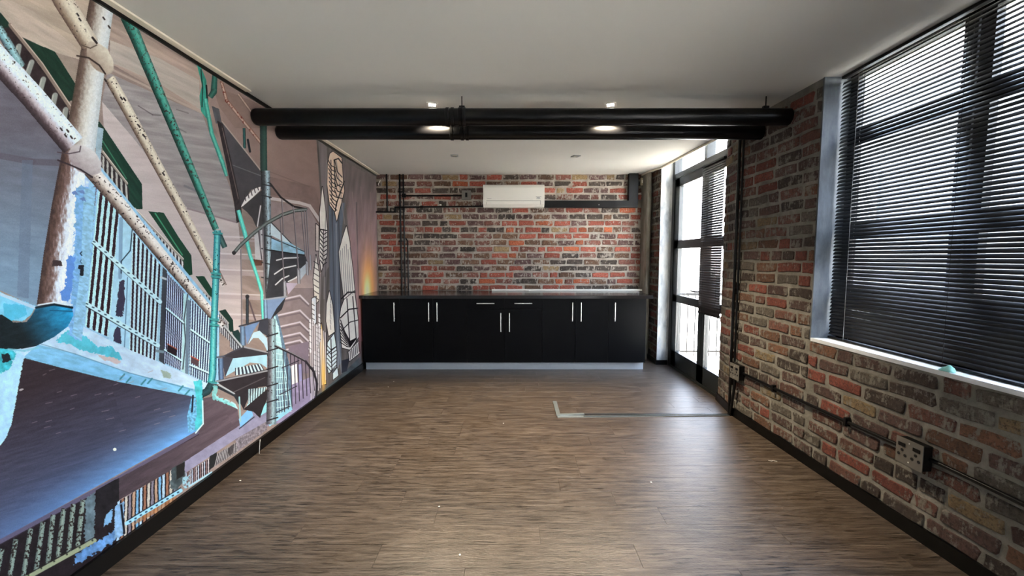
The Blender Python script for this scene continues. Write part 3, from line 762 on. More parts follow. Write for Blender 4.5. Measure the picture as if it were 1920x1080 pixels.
    poly([(262, 962), (330, 925), (330, 940), (250, 985)], (172, 122, 84), a=.7, nz=.2)
    poly([(214, 950), (232, 940), (230, 1004), (214, 1012)], (130, 166, 200), rough=2, nz=.3); line([(226, 948), (232, 1000)], 4, (36, 40, 50))
    line([(236, 982), (338, 920)], 7, (152, 204, 228)); line([(236, 977), (338, 915)], 1.6, (34, 44, 56))
    for k in range(10): line([(242+k*10, 979-k*6.1), (244+k*10, 978-k*6.1)], 2.6, (50, 80, 104))
    poly([(320, 880), (345, 864), (346, 900), (330, 920), (318, 916)], (80, 92, 96), rough=3, nz=.4); poly([(330, 874), (346, 866), (344, 892), (330, 900)], (46, 46, 46))
    bars([(346, 888), (392, 860), (392, 886), (346, 916)], 12, .55, (176, 184, 196), (60, 48, 56), alt=[(176, 190, 204), (140, 120, 120), (190, 186, 190)])
    poly([(341, 896), (356, 890), (354, 916), (342, 922)], (150, 190, 204), thr=.4); line([(354, 912), (396, 886)], 3.5, (170, 206, 220))
    poly([(392, 856), (406, 848), (404, 872), (392, 882)], (50, 52, 54))
    bars([(406, 852), (446, 828), (446, 846), (400, 876)], 14, .5, (176, 176, 178), (66, 58, 64)); poly([(426, 842), (438, 832), (436, 850), (428, 856)], (60, 56, 60), a=.7)
    poly([(440, 824), (500, 790), (500, 806), (446, 846)], (132, 126, 134), nz=.4, ns=(3, 3))
    # ---- gothic windows beyond
    poly([(592, 250), (760, 330), (760, 760), (592, 760), (600, 560), (604, 420)], (108, 103, 102), nz=.20, ns=(4, 60), ang=.05)
    poly([(596, 260), (612, 275), (616, 500), (604, 520), (606, 400)], (128, 122, 124), nz=.1, ns=(3, 50), ang=0)
    poly([(640, 300), (706, 334), (706, 640), (676, 640), (664, 540), (652, 420), (646, 360)], (112, 104, 104), (158, 132, 136), (670, 340), (690, 480), nz=.18, ns=(5, 40), ang=.1)
    poly([(616, 380), (646, 380), (636, 480), (640, 680), (622, 700), (618, 560)], (104, 112, 124), nz=.15, ns=(4, 50), ang=.05)
    for cx in (606, 622, 634, 668): line([(cx, 380), (cx+6, 640)], 2.5, (70, 68, 76), .5)
    WHT = (226, 222, 216)
    lanc = [([(618, 288), (624, 284), (640, 296), (643, 340), (645, 358), (638, 386), (631, 414), (627, 396), (618, 384), (613, 346), (614, 308)], (228, 206, 188)),
            ([(604, 350), (610, 396), (613, 430), (612, 480), (602, 508), (598, 480), (600, 430), (599, 400)], WHT),
            ([(649, 424), (655, 452), (661, 506), (665, 548), (645, 562), (639, 520), (635, 472), (642, 446)], WHT),
            ([(645, 562), (664, 546), (671, 600), (672, 632), (656, 656), (641, 652), (636, 602), (639, 578)], WHT),
            ([(653, 660), (672, 640), (674, 662), (655, 677)], WHT),
            ([(617, 546), (623, 572), (627, 622), (616, 630), (611, 602), (612, 570)], WHT),
            ([(614, 642), (626, 626), (631, 660), (630, 688), (616, 700), (611, 680)], (206, 222, 232)),
            ([(624, 700), (632, 690), (634, 704), (624, 712)], (206, 222, 232)),
            ([(592, 478), (598, 512), (598, 562), (590, 572), (587, 524)], WHT), ([(584, 560), (592, 556), (592, 606), (586, 612)], (206, 214, 226)),
            ([(602, 606), (607, 640), (611, 720), (603, 722), (599, 650)], (246, 206, 140)), ([(592, 420), (597, 424), (597, 470), (592, 470)], (200, 190, 186))]
    for pts, c in lanc:
        line(pts+[pts[0]], 2.4, (50, 45, 48)); poly(pts, c, nz=.05)
    # pale stone ribs and small far windows between the lancets
    for (xa, ya, xb2, yb2, wd, c) in ((612, 300, 607, 560, 2, (150, 146, 146)), (630, 420, 634, 690, 3, (142, 148, 158)), (640, 700, 634, 640, 2, (150, 156, 166)), (646, 420, 630, 300, 1.6, (146, 138, 134)),
                                      (660, 360, 678, 560, 1.6, (146, 132, 130)), (676, 350, 684, 470, 1.6, (138, 124, 122)), (694, 360, 696, 500, 1.6, (140, 122, 120)), (600, 520, 598, 600, 2, (156, 152, 156)), (609, 520, 609, 640, 1.6, (160, 156, 156))):
        line([(xa, ya), (xb2, yb2)], wd, c, .7)
    for (xa, ya, yb2) in ((581, 600, 660), (586, 566, 610), (594, 610, 650), (598, 590, 640), (596, 655, 700), (590, 660, 710)):
        line([(xa, ya), (xa+1, yb2)], 3.6, (214, 216, 222)); 
        for k in range(5): line([(xa-2, ya+4+k*(yb2-ya)/5), (xa+3, ya+7+k*(yb2-ya)/5)], 1.1, (50, 46, 54))
    # tracery
    D = (30, 26, 32)
    for k in range(11):
        y0_ = 300+k*8; line([(615+k*.4, y0_), (620+k*.6, y0_+10), (628+k*.3, y0_+14)], 1.4, D)
    for k in range(5): line([(627, 300+k*14), (632, 322+k*12), (641, 332+k*10)], 1.5, D)
    line([(620, 300), (622, 380)], 1.2, D, .8); line([(626, 300), (628, 350), (640, 345)], 1.3, D); line([(626, 300), (634, 297), (641, 306)], 2, D); line([(645, 340), (631, 380), (628, 396)], 2, D)
    for k in range(8): line([(600, 432+k*8), (606, 440+k*8), (612, 436+k*8)], 1.5, D)
    line([(600, 430), (612, 432)], 2, D); line([(606, 430), (605, 500)], 1.3, D)
    for k in range(6):
        line([(638+k*3.6, 470-k*4+(14 if k > 3 else 0)), (642+k*3.8, 552)], .9, (96, 96, 104), .75)
    line([(640, 560), (652, 548), (664, 548)], 2.4, D)
    for k in range(8): line([(638, 600+k*6), (646+k*.6, 622+k*4), (656, 640+k*1.5), (668, 634)], 1.5, D, .85)
    line([(650, 560), (656, 650)], 1.6, D); line([(661, 556), (668, 640)], 1.6, D); line([(638, 596), (654, 580), (670, 578)], 2, D); line([(640, 620), (656, 604), (671, 600)], 1.5, D)
    for k in range(6): line([(656+k*3.2, 658-k*3), (657+k*3.2, 674-k*3)], 1.2, D, .8)
    for k in range(6): line([(613, 648+k*8), (620, 656+k*8), (630, 650+k*7)], 1.4, D, .8)
    line([(620, 636), (622, 698)], 1.4, D); line([(613, 664), (630, 650)], 1.6, D)
    for k in range(6): line([(619, 560+k*10), (620, 568+k*10)], 1, (100, 100, 108), .8)
    for k in range(7): line([(588, 490+k*11), (597, 496+k*11)], 1.3, D, .8)
    for k in range(9): line([(582+k*3.4, 600+k*3), (583+k*3.4, 752-k*5)], 1.9, (224, 222, 228), .75); line([(584+k*3.4, 600+k*3), (585+k*3.4, 752-k*5)], 1.2, (70, 66, 80), .7)
    poly([(590, 745), (640, 702), (676, 668), (680, 690), (600, 752)], (86, 94, 98), nz=.25); poly([(640, 676), (655, 672), (650, 696), (640, 700)], (60, 62, 72))
    # warm glow at the far corner
    w_ = win_(655, 330, 730, 700); x, y = PX[w_], PY[w_]
    g = np.exp(-((x-690)/13)**2-((y-545)/62)**2); g2 = np.exp(-((x-688)/6)**2-((y-548)/30)**2)
    msk = (x > 668+np.maximum(0, (y-560))*.05); blend(w_, np.clip(g*1.15, 0, 1)*msk, col((252, 178, 104))); blend(w_, np.clip(g2*1.1, 0, 1)*msk, col((250, 246, 190)))
    g = np.exp(-((x-672)/9)**2-((y-610)/50)**2); blend(w_, g*.6*(x > 672), col((196, 116, 120)))
    g3 = win_(596, 640, 616, 740); x, y = PX[g3], PY[g3]; blend(g3, np.exp(-((x-606)/3.5)**2-((y-705)/30)**2)*.8, col((255, 190, 90)))
    # ---- upper pipework near the ceiling line
    tubes([(402, 140), (400, 172), (393, 182)], (5, 6, 5), [(36, 70, 66), (70, 122, 112), (44, 84, 80)])
    poly([(368, 120), (377, 128), (386, 150), (390, 200), (386, 222), (376, 208), (373, 180), (378, 160)], (66, 150, 136), nz=.25, ns=(3, 14), ang=0)
    line([(376, 130), (379, 165), (378, 200)], 2, (24, 66, 62)); line([(386, 160), (388, 190)], 3, (26, 40, 40))
    poly([(396, 198), (410, 204), (414, 226), (404, 232)], (96, 98, 104))
    tubes([(384, 185), (396, 250), (416, 304), (424, 330)], (4, 4, 4, 3), [(40, 110, 104), (110, 196, 180), (60, 140, 130)], flake=.4)
    tubes([(414, 152), (424, 188), (492, 272)], (3, 3.2, 3), [(110, 84, 78), (206, 182, 170), (120, 84, 74)], speck=.12, speckc=(120, 60, 50))
    tubes([(446, 176), (484, 228)], (2.5, 2.5), [(110, 92, 86), (200, 180, 168), (120, 96, 88)])
    tubes([(457, 240), (458, 278)], (2.6, 2.6), [(28, 52, 56), (60, 120, 116), (30, 44, 48)]); line([(464, 262), (468, 284)], 4, (44, 46, 54))
    # ---- spiral stair
    poly([(407, 226), (416, 228), (488, 318), (494, 332), (494, 362), (486, 350), (470, 356), (456, 378), (450, 392), (440, 360), (424, 300)], (90, 89, 94), (78, 76, 80), (420, 240), (470, 360), nz=.08)
    line([(416, 228), (488, 319)], 2.2, (172, 158, 152)); line([(432, 308), (490, 330)], 1.6, (130, 130, 134), .7)
    poly([(406, 226), (417, 232), (440, 330), (452, 388), (453, 414), (443, 418), (438, 380), (424, 310)], (60, 53, 55), nz=.3, ns=(3, 8)); line([(416, 240), (446, 372)], 1.4, (140, 126, 122), .8)
    poly([(451, 388), (460, 370), (476, 354), (488, 350), (487, 357), (470, 373), (455, 386)], (214, 212, 212)); 
    for k in range(5): line([(460+k*6, 376-k*5), (458+k*6, 366-k*4)], 1.8, (70, 64, 70))
    poly([(452, 389), (488, 358), (496, 352), (497, 420), (480, 426), (472, 408), (462, 397)], (72, 70, 73), nz=.1); line([(488, 386), (482, 424)], 2.4, (206, 206, 206))
    tubes([(446, 394), (458, 436), (468, 478), (482, 520), (490, 548), (492, 600)], (3.6, 4, 3.4, 3, 3, 2), [(60, 150, 148), (126, 226, 214), (84, 186, 178)])
    poly([(476, 434), (492, 430), (492, 490), (478, 492)], (186, 186, 190)); line([(484, 434), (490, 486)], 2, (80, 76, 82)); poly([(474, 486), (492, 488), (490, 498), (478, 498)], (96, 70, 60))
    # column
    tubes([(493, 225), (494, 322)], (6.5, 6.5), [(40, 60, 58), (62, 84, 80), (70, 98, 92), (46, 76, 70)])
    tubes([(497, 320), (500, 420), (502, 560), (503, 600)], (8.5, 8, 7, 6.5), [(52, 52, 56), (84, 88, 92), (176, 200, 212), (100, 110, 118)], flake=.5, speck=.06)
    for yy in (345, 366, 440, 466, 492, 520): line([(490, yy), (508, yy+4)], 2, (50, 54, 58))
    # right hand treads
    poly([(507, 418), (530, 440), (551, 462), (562, 468), (507, 441)], (196, 212, 220)); line([(507, 416), (551, 462)], 1.6, (60, 64, 68))
    poly([(508, 447), (545, 456), (571, 472), (571, 478), (508, 470)], (146, 184, 206), nz=.15)
    poly([(508, 470), (572, 477), (575, 490), (562, 512), (541, 530), (532, 560), (498, 562)], (64, 66, 72), nz=.15); line([(508, 446), (571, 472)], 1.4, (50, 54, 60)); line([(508, 469), (571, 479)], 1.8, (36, 38, 42))
    for (a_, b_, c_) in (((518, 488), (534, 484), (558, 483)), ((514, 514), (530, 503), (554, 498)), ((516, 534), (528, 523), (541, 517)), ((540, 528), (556, 520), (562, 510))): line([a_, b_, c_], 2.4, (204, 208, 212))
    poly([(560, 506), (574, 494), (573, 512), (562, 526)], (170, 184, 198)); poly([(535, 530), (558, 531), (540, 552)], (176, 168, 188))
    for (xa, ya, yb2, r_) in ((533, 527, 558, 3), (559, 503, 532, 3), (575, 490, 516, 2.6), (581, 478, 506, 2)): tubes([(xa, ya), (xa+1, yb2)], (r_, r_), [(90, 92, 100), (186, 190, 200), (90, 92, 100)])
    line([(506, 344), (526, 370), (550, 387), (574, 392)], 3.4, (54, 50, 52))
    tubes([(438, 474), (450, 460), (474, 438), (500, 418), (528, 403), (552, 395), (575, 393)], (3.4,)*7, [(52, 58, 58), (140, 150, 148), (70, 78, 76)]); blob(438, 474, 4, 4, (70, 66, 70), (50, 48, 50))
    for (xa, ya, xb2, yb2) in ((451, 468, 453, 612), (492, 426, 496, 562), (486, 432, 488, 470), (528, 374, 531, 440), (525, 410, 532, 528), (550, 400, 559, 505), (549, 388, 551, 400), (565, 397, 572, 480), (570, 396, 576, 490), (574, 395, 580, 500)):
        line([(xa, ya), (xb2, yb2)], 2.2, (104, 98, 104)); line([(xa+.6, ya), (xb2+.6, yb2)], .8, (176, 172, 178), .8)
    # lower flights
    tubes([(463, 556), (463, 610)], (2.8, 2.8), [(38, 40, 46), (74, 84, 92), (40, 42, 50)]); line([(467, 566), (478, 600)], 3, (96, 84, 90)); blob(463, 556, 4, 4, (60, 60, 66), (44, 44, 50))
    poly([(494, 563), (536, 556), (508, 600), (497, 598)], (124, 146, 180)); poly([(536, 556), (528, 580), (506, 600), (518, 578)], (60, 62, 68)); line([(493, 562), (537, 556)], 3, (150, 156, 166)); tubes([(497, 562), (498, 598)], (3.5, 3.5), [(70, 90, 120), (150, 180, 206), (80, 100, 126)])
    poly([(458, 612), (486, 603), (476, 618), (462, 646)], (112, 138, 176)); poly([(486, 603), (502, 597), (504, 632), (482, 620)], (70, 72, 82))
    poly([(464, 646), (474, 624), (486, 620), (500, 634), (502, 662), (494, 645), (484, 634), (474, 634)], (172, 200, 216)); line([(448, 612), (500, 598)], 3, (64, 66, 74)); tubes([(454, 612), (455, 648)], (5, 5), [(70, 80, 100), (130, 160, 190), (72, 82, 104)])
    poly([(416, 668), (452, 650), (460, 652), (440, 668), (421, 708)], (74, 74, 84)); poly([(420, 668), (456, 652), (502, 660), (502, 668), (438, 672)], (64, 62, 68)); line([(458, 651), (502, 661)], 3, (150, 152, 160))
    poly([(422, 706), (436, 672), (500, 665), (500, 690), (488, 682), (468, 680), (446, 692)], (160, 200, 218)); bars([(440, 690), (488, 682), (496, 696), (440, 704)], 8, .5, (190, 214, 222), (60, 66, 80))
    tubes([(413, 672), (414, 712)], (5, 5), [(60, 70, 90), (118, 146, 180), (66, 76, 98)]); line([(406, 670), (420, 668)], 3, (90, 96, 108))
    poly([(404, 714), (502, 692), (502, 724), (484, 726), (468, 740), (456, 768), (440, 738), (414, 722)], (58, 54, 58), nz=.12); line([(404, 716), (502, 695)], 3, (150, 152, 158)); line([(436, 736), (496, 708)], 1.6, (104, 100, 104), .8)
    poly([(460, 766), (470, 742), (484, 728), (500, 726), (496, 732), (470, 756)], (176, 214, 220)); bars([(464, 730), (498, 726), (496, 746), (464, 758)], 7, .5, (186, 214, 220), (70, 80, 90), a=.8)
    poly([(455, 768), (500, 730), (502, 742), (492, 772), (487, 784), (474, 772)], (56, 52, 56), nz=.1); line([(404, 724), (440, 742), (448, 756)], 5, (56, 60, 66)); line([(410, 722), (438, 738)], 3, (190, 204, 212), .7)
    poly([(500, 752), (500, 772), (488, 780), (494, 762)], (150, 210, 220)); line([(448, 745), (450, 790)], 3, (150, 190, 196))
    tubes([(509, 598), (509, 700), (508, 796)], (7, 8, 9.5), [(70, 70, 76), (112, 112, 120), (160, 190, 200), (92, 110, 120)], flake=.4, speck=.05)
    for yy in (628, 656, 690, 722, 752, 786): line([(500, yy+3), (520, yy-3)], 2.4, (48, 46, 52))
    line([(516, 649), (548, 664), (572, 677), (588, 697), (594, 720), (592, 744)], 4, (56, 54, 60)); line([(516, 647.5), (548, 662.5), (572, 675.5)], 1.1, (150, 150, 158))
    for k in range(9):
        xa = 530+k*7; ya = 656+k*3.4+(k > 6)*6; line([(xa, ya), (xa+3, 772-k*5)], 1.5, (62, 58, 70))
    line([(528, 690), (560, 676)], 1.6, (60, 56, 68)); line([(524, 740), (556, 724)], 1.6, (60, 56, 68))
    # ---- big white painted pipes
    CRM = [(92, 76, 68), (150, 136, 122), (206, 200, 186), (212, 208, 196), (186, 178, 166)]
    tubes([(236, 30), (252, 66), (350, 300), (404, 430)], (12, 11, 8, 6), [(30, 60, 56), (44, 92, 84), (74, 150, 138), (96, 168, 156), (66, 110, 104)], flake=.5, speck=.12, speckc=(70, 60, 58))
    tubes([(410, 440), (421, 464)], (5.5, 5), [(40, 70, 70), (84, 118, 116), (44, 66, 66)]); 
    PIL = [(74, 60, 58), (96, 78, 72), (128, 108, 104), (200, 212, 226), (222, 230, 238), (206, 220, 234), (140, 176, 214)]
    tubes([(203, -70), (187, 20), (165, 160), (146, 290)], (23, 24, 26, 30), [(84, 72, 66), (112, 96, 88), (176, 172, 166), (208, 210, 208), (206, 212, 216), (180, 190, 196)], flake=.4)
    tubes([(146, 285), (126, 390), (113, 480), (101, 576)], (31, 31, 33, 34), PIL, flake=.75, ns=(9, 9))
    poly([(140, 352), (152, 348), (178, 352), (170, 470), (150, 640), (126, 628), (136, 520)], (124, 170, 212), nz=.16, ns=(6, 4), rough=5)
    poly([(156, 355), (178, 350), (170, 470), (152, 640), (134, 628), (150, 500)], (140, 184, 212), nz=.18, ns=(7, 3))
    poly([(126, 478), (140, 482), (134, 540), (128, 566), (114, 562), (112, 548), (120, 540)], (96, 140, 206), rough=4); poly([(98, 487), (112, 488), (116, 498), (96, 499)], (70, 58, 60), rough=2)
    poly([(146, 497), (156, 497), (155, 517), (148, 517), (149, 505), (145, 504)], (40, 44, 54)); line([(152, 472), (149, 475), (152, 479)], 2, (40, 60, 80)); line([(151, 487), (149, 490), (152, 494)], 1.6, (70, 100, 130))
    for (xa, ya) in ((132, 360), (144, 358), (147, 372)): poly([(xa, ya), (xa+10, ya-3), (xa+14, ya+6), (xa+4, ya+4)], (104, 130, 180), rough=2)
    tubes([(95, -45), (117, 0), (168, 84)], (20, 19, 17), CRM, speck=.03, flake=.2)
    tubes([(204, 146), (228, 188), (288, 298), (334, 382), (400, 508)], (10, 10, 9, 8.5, 7), CRM, speck=.06, flake=.2)
    tubes([(404, 505), (420, 536)], (6, 5), [(200, 196, 196), (196, 190, 188), (110, 96, 92)], speck=.15)
    blob(186, 108, 36, 21, (208, 204, 192), (150, 134, 122), .95); line([(143, 104), (165, 108), (185, 122), (196, 138)], 3, (60, 48, 44)); line([(152, 84), (168, 90), (180, 84)], 2, (90, 78, 70)); line([(172, 70), (180, 80)], 4, (48, 38, 36))
    tubes([(-300, -210), (-30, 84), (60, 182), (136, 272)], (24, 23, 23, 23), [(50, 42, 46), (84, 72, 76), (180, 172, 180), (210, 224, 236), (216, 230, 240), (200, 214, 226)], speck=.03, flake=.25)
    tubes([(168, 318), (222, 381), (300, 476), (404, 598)], (14, 12.5, 10.5, 8), [(78, 66, 62), (140, 126, 118), (204, 198, 192), (224, 222, 220), (212, 212, 212)], speck=.10, flake=.25)
    blob(158, 300, 38, 24, (206, 206, 208), (150, 140, 144), .72); line([(107, 300), (130, 309), (150, 318), (172, 332)], 3, (60, 50, 56)); line([(106, 285), (128, 288), (148, 284), (150, 274)], 2, (80, 70, 76))
    tubes([(408, 600), (420, 612)], (6.5, 6), [(190, 190, 196), (206, 204, 206), (120, 110, 112)], speck=.15); line([(420, 612), (452, 650)], 4, (170, 176, 182)); line([(420, 615), (450, 651)], 1.5, (60, 60, 66))
    for (xa, ya) in ((112, 240), (124, 243), (120, 252), (131, 255), (195, 148), (225, 182), (231, 184), (258, 234), (267, 252), (304, 324), (143, 25), (147, 34), (192, 32), (202, 48)): line([(xa, ya), (xa+3, ya+4)], 3, (54, 46, 46))
    # teal pole
    tubes([(407, 432), (404, 520), (400, 620), (398, 700), (395, 718)], (6.3, 6.5, 6.5, 6.8, 7), [(36, 110, 122), (78, 172, 178), (128, 204, 200), (70, 150, 160), (44, 96, 112)], speck=.05, speckc=(36, 70, 74))
    for (cy, cx) in ((436, 407), (512, 404), (518, 404), (598, 401), (608, 401), (716, 397)): line([(cx-8, cy), (cx+8, cy+2)], 3.4, (70, 150, 150)); line([(cx-8, cy+3), (cx+8, cy+5)], 1.2, (30, 70, 76))
    tubes([(396, 720), (388, 734), (376, 740)], (7, 7, 7), [(34, 54, 58), (60, 90, 96), (40, 60, 66)][::-1])
    poly([(362, 716), (378, 712), (379, 745), (380, 790), (372, 806), (364, 806), (368, 770), (366, 742)], (84, 186, 196), rough=2, nz=.2); line([(379, 752), (380, 795), (366, 812)], 2.5, (200, 224, 228)); line([(361, 742), (359, 772)], 3, (40, 44, 60))
    poly([(398, 722), (408, 724), (406, 744), (440, 760), (440, 764), (398, 748)], (130, 206, 208), rough=3, a=.8)
    # bottom left elbow and column base
    poly([(-300, 480), (0, 548), (30, 560), (66, 574), (58, 590), (40, 604), (0, 596), (-300, 560)], (126, 194, 222), nz=.1, rough=2); line([(0, 552), (66, 578)], 6, (190, 204, 220), .8); poly([(5, 570), (44, 572), (50, 590), (20, 602), (5, 596)], (90, 180, 210), rough=3)
    poly([(-300, 640), (0, 640), (26, 648), (44, 668), (34, 720), (20, 796), (8, 824), (0, 834), (-300, 960)], (170, 212, 236), nz=.1, rough=1.5); poly([(-40, 640), (14, 648), (28, 664), (18, 690), (0, 700), (-40, 700)], (72, 176, 190), rough=4, nz=.3)
    poly([(66, 577), (100, 571), (134, 577), (136, 592), (126, 612), (100, 632), (64, 650), (24, 656), (-120, 640), (-120, 580), (2, 590), (24, 605), (48, 604), (58, 592)], (34, 44, 48), (50, 150, 196), (50, 640), (128, 592), nz=.22, ns=(14, 5), ang=-.3)
    line([(66, 577), (100, 571), (134, 577)], 4, (26, 48, 58)); line([(70, 572), (100, 567), (134, 572)], 2.5, (206, 220, 232)); line([(92, 582), (134, 584)], 2, (30, 90, 120)); line([(14, 655), (44, 658), (70, 652)], 4, (130, 190, 206), .8); poly([(0, 664), (16, 662), (20, 676), (4, 680)], (40, 46, 52), rough=2)
    # ink never quite reaches paper white or full black; light speckle of the print
    n_ = rg.randn(NV, NU).astype(np.float32)*3.0
    out = np.clip((img-128)*1.15+127+n_[..., None], 12, 242)/255.0
    return out
ink = draw_mural()
image = bpy.data.images.new('wallpaper_ink', NU, NV, alpha=False)
px_ = np.ones((NV, NU, 4), np.float32); px_[..., :3] = ink
image.pixels.foreach_set(px_.ravel()); image.update(); image.pack()
s = NT('printed_wallpaper'); ti = s.n('ShaderNodeTexImage', image=image, interpolation='Linear', extension='EXTEND')
hs = s.n('ShaderNodeHueSaturation'); hs.inputs['Saturation'].default_value = 1.0; hs.inputs['Value'].default_value = 1.0
s.l(ti.outputs[0], hs.inputs['Color']); s.l(hs.outputs[0], s.b.inputs['Base Color'])
s.b.inputs['Roughness'].default_value = .55; s.b.inputs['Specular IOR Level'].default_value = .25
s.bump(s.noise(s.pos(), 180, 3), .08, .001); M['mural'] = s.m
bm = bmesh.new(); uvl = bm.loops.layers.uv.new('UVMap'); th = .0025
cs = [(XL(MY0), MY0), (XL(MY1), MY1)]
def fv(y, z, o): return bm.verts.new((XL(y)+o, y, z))
f_ = [fv(MY0, MZ0, th), fv(MY1, MZ0, th), fv(MY1, MZ1, th), fv(MY0, MZ1, th)]; b_ = [fv(MY0, MZ0, 0), fv(MY1, MZ0, 0), fv(MY1, MZ1, 0), fv(MY0, MZ1, 0)]
ff = bm.faces.new(f_)
for lp, uv in zip(ff.loops, ((0, 0), (1, 0), (1, 1), (0, 1))): lp[uvl].uv = uv
for i in range(4): bm.faces.new((f_[i], b_[i], b_[(i+1) % 4], f_[(i+1) % 4]))
bmesh.ops.recalc_face_normals(bm, faces=bm.faces[:])
mu = obj('wall_mural', bm, M['mural'])
tag(mu, 'full wall printed mural of an old cell block with pipes and a spiral staircase', 'mural')
# ================================================================== THINGS
def child(name, bm, mat, parent, smooth=False, label=None):
    """part given in world coordinates under a thing that sits somewhere else"""
    o = obj(name, bm, mat, parent, smooth)
    pi = Matrix.Identity(4); q = parent
    mats_ = []
    while q: mats_.append(q.matrix_basis.copy()); q = q.parent
    tot = Matrix.Identity(4)
    for mm in reversed(mats_): tot = tot @ mm
    o.data.transform(tot.inverted())
    if label: o['label'] = label
    return o

# ---- kitchen run
YF = 4.99                                   # door fronts
KX0 = XL(YF)+.012
def gx(px, z=.5): return on_Y(px, 540, YF).x if False else (px-960)/FPX*(YF*cp+(CAM_Z-z)*sp)
edges = [gx(681), gx(751), gx(813), gx(876), gx(946), gx(1016), gx(1078), gx(1140), gx(1210)]
ZK, ZD, ZT = .10, .892, .932
def bar_handle(parent, x, z0, z1, horiz=None):
    bm = bmesh.new(); y = YF-.020-.028
    if horiz:
        xa, xb = horiz
        tube(bm, [(xa, y, z0), (xb, y, z0)], .0062, 10)
        for xx in (xa+.03, xb-.03): tube(bm, [(xx, y, z0), (xx, YF-.018, z0)], .005, 8)
    else:
        tube(bm, [(x, y, z0), (x, y, z1)], .0062, 10)
        for zz in (z0+.03, z1-.03): tube(bm, [(x, y, zz), (x, YF-.018, zz)], .005, 8)
    o = obj('handle', bm, M['steel'], parent, True); o['label'] = 'slim brushed steel bar handle'
    sh = parent.parent.location
    o.data.transform(Matrix.Translation(-Vector(sh))); shade_flat_angle(o, 50)
def unit(label, i0, i1, fronts):
    x0, x1 = edges[i0], edges[i1]
    t = thing('base_cabinet', label, 'cabinet', ((x0+x1)/2, 5.3, 0), 'black base cabinets under the worktop')
    bm = bmesh.new(); th = .018
    ya, yb = YF, YB-.03
    bx(bm, x0, x0+th, ya, yb, ZK, ZD-.001); bx(bm, x1-th, x1, ya, yb, ZK, ZD-.001)
    bx(bm, x0+th, x1-th, ya, yb, ZK, ZK+th); bx(bm, x0+th, x1-th, yb-th, yb, ZK+th, ZD-.001); bx(bm, x0+th, x1-th, ya, ya+.08, ZD-.02, ZD-.001)
    child('body', bm, M['cabinet_edge'], t)
    for f in fronts:
        kind, a, b, z0, z1, hx = f
        g_ = .0022
        d = child('drawer' if kind == 'drawer' else 'door', box(edges[a]+g_, edges[b]-g_, YF-.019, YF-.001, z0+g_, z1-g_, .0012), M['cabinet'], t)
        if kind == 'drawer': bar_handle(d, 0, (z0+z1)/2+.008, 0, (hx-.108, hx+.108))
        else: bar_handle(d, hx, z1-.275, z1-.045)
    return t
DR = .765
unit('black single door base cabinet against the mural wall', 0, 1, [('door', 0, 1, ZK, ZD, gx(741.5))])
unit('black two door base cabinet, handles paired, between the mural end unit and the drawers', 1, 3, [('door', 1, 2, ZK, ZD, gx(805.5)), ('door', 2, 3, ZK, ZD, gx(821))])
unit('black base cabinet with two drawers above two doors', 3, 5, [('drawer', 3, 4, DR, ZD, gx(911)), ('drawer', 4, 5, DR, ZD, gx(981)),
     ('door', 3, 4, ZK, DR, gx(939)), ('door', 4, 5, ZK, DR, gx(955))])
unit('black two door base cabinet right after the drawer unit', 5, 7, [('door', 5, 6, ZK, ZD, gx(1072)), ('door', 6, 7, ZK, ZD, gx(1088))])
unit('black single door base cabinet at the glazed door end, faintly shiny', 7, 8, [('door', 7, 8, ZK, ZD, gx(1151))])
wt = obj('worktop', box(XL(YF)+.003, gx(1223, .9), YF-.035, YB-.011, ZD, ZT, .003), M['worktop'])
tag(wt, 'long dark glossy worktop over the black cabinets', 'worktop')
pl_ = obj('plinth', box(gx(684, .05), gx(1208, .05), YF+.045, YF+.061, 0, ZK-.002, .001), M['kick'])
tag(pl_, 'silver grey plinth board along the foot of the cabinets', 'plinth')

# ---- white rail on the worktop
ra, rb = on_Z(922, 548, ZT+.012), on_Z(1208, 548, ZT+.012)
ry = YB-.10
ra.y = rb.y = ry
t = thing('curtain_rail', 'long thin white rail lying on the worktop against the bricks', 'rail', ((ra.x+rb.x)/2*1.05, ry, ZT))
xa, xb = (922-960)/FPX*5.66, (1208-960)/FPX*5.66
bm = bmesh.new(); bx(bm, xa, xb, ry-.012, ry+.012, ZT+.001, ZT+.026, .004)
child('rail', bm, M['white_plastic'], t)
bm = bmesh.new(); bx(bm, (985-960)/FPX*5.6, (996-960)/FPX*5.6, ry-.05, ry-.0125, ZT+.001, ZT+.018, .003); tube(bm, [((993-960)/FPX*5.6, ry-.045, ZT+.008), ((991-960)/FPX*5.6, ry-.09, ZT+.006)], .005, 8)
child('bracket', bm, M['white_plastic'], t)

# ---- air conditioner
ax0, ax1 = -.385, .432
t = thing('air_conditioner', 'white wall mounted air conditioner on the back brick wall', 'air conditioner', ((ax0+ax1)/2, YB, 2.05))
z0, z1, yb, yf = 2.065, 2.362, YB-.008, YB-.215
prof = [(yb, z1), (yb, z0+.03), (yb-.03, z0), (yf+.06, z0), (yf+.015, z0+.035), (yf, z0+.075), (yf, z1-.05), (yf+.02, z1-.012), (yf+.05, z1)]
def extr(prof, xa, xb, bm=None):
    bm = bm or bmesh.new(); a = [bm.verts.new((xa, y_, z_)) for y_, z_ in prof]; b = [bm.verts.new((xb, y_, z_)) for y_, z_ in prof]
    n = len(prof); fs = [bm.faces.new(a), bm.faces.new(b[::-1])]
    for i in range(n): fs.append(bm.faces.new((a[i], b[i], b[(i+1) % n], a[(i+1) % n])))
    bmesh.ops.recalc_face_normals(bm, faces=fs); return bm
shade_flat_angle(child('housing', extr(prof, ax0, ax1), M['white_plastic'], t), 30)
child('front_panel', bx(bmesh.new(), ax0+.012, ax1-.012, yf-.006, yf-.0002, z0+.098, z1-.045, .002), M['white_plastic'], t)
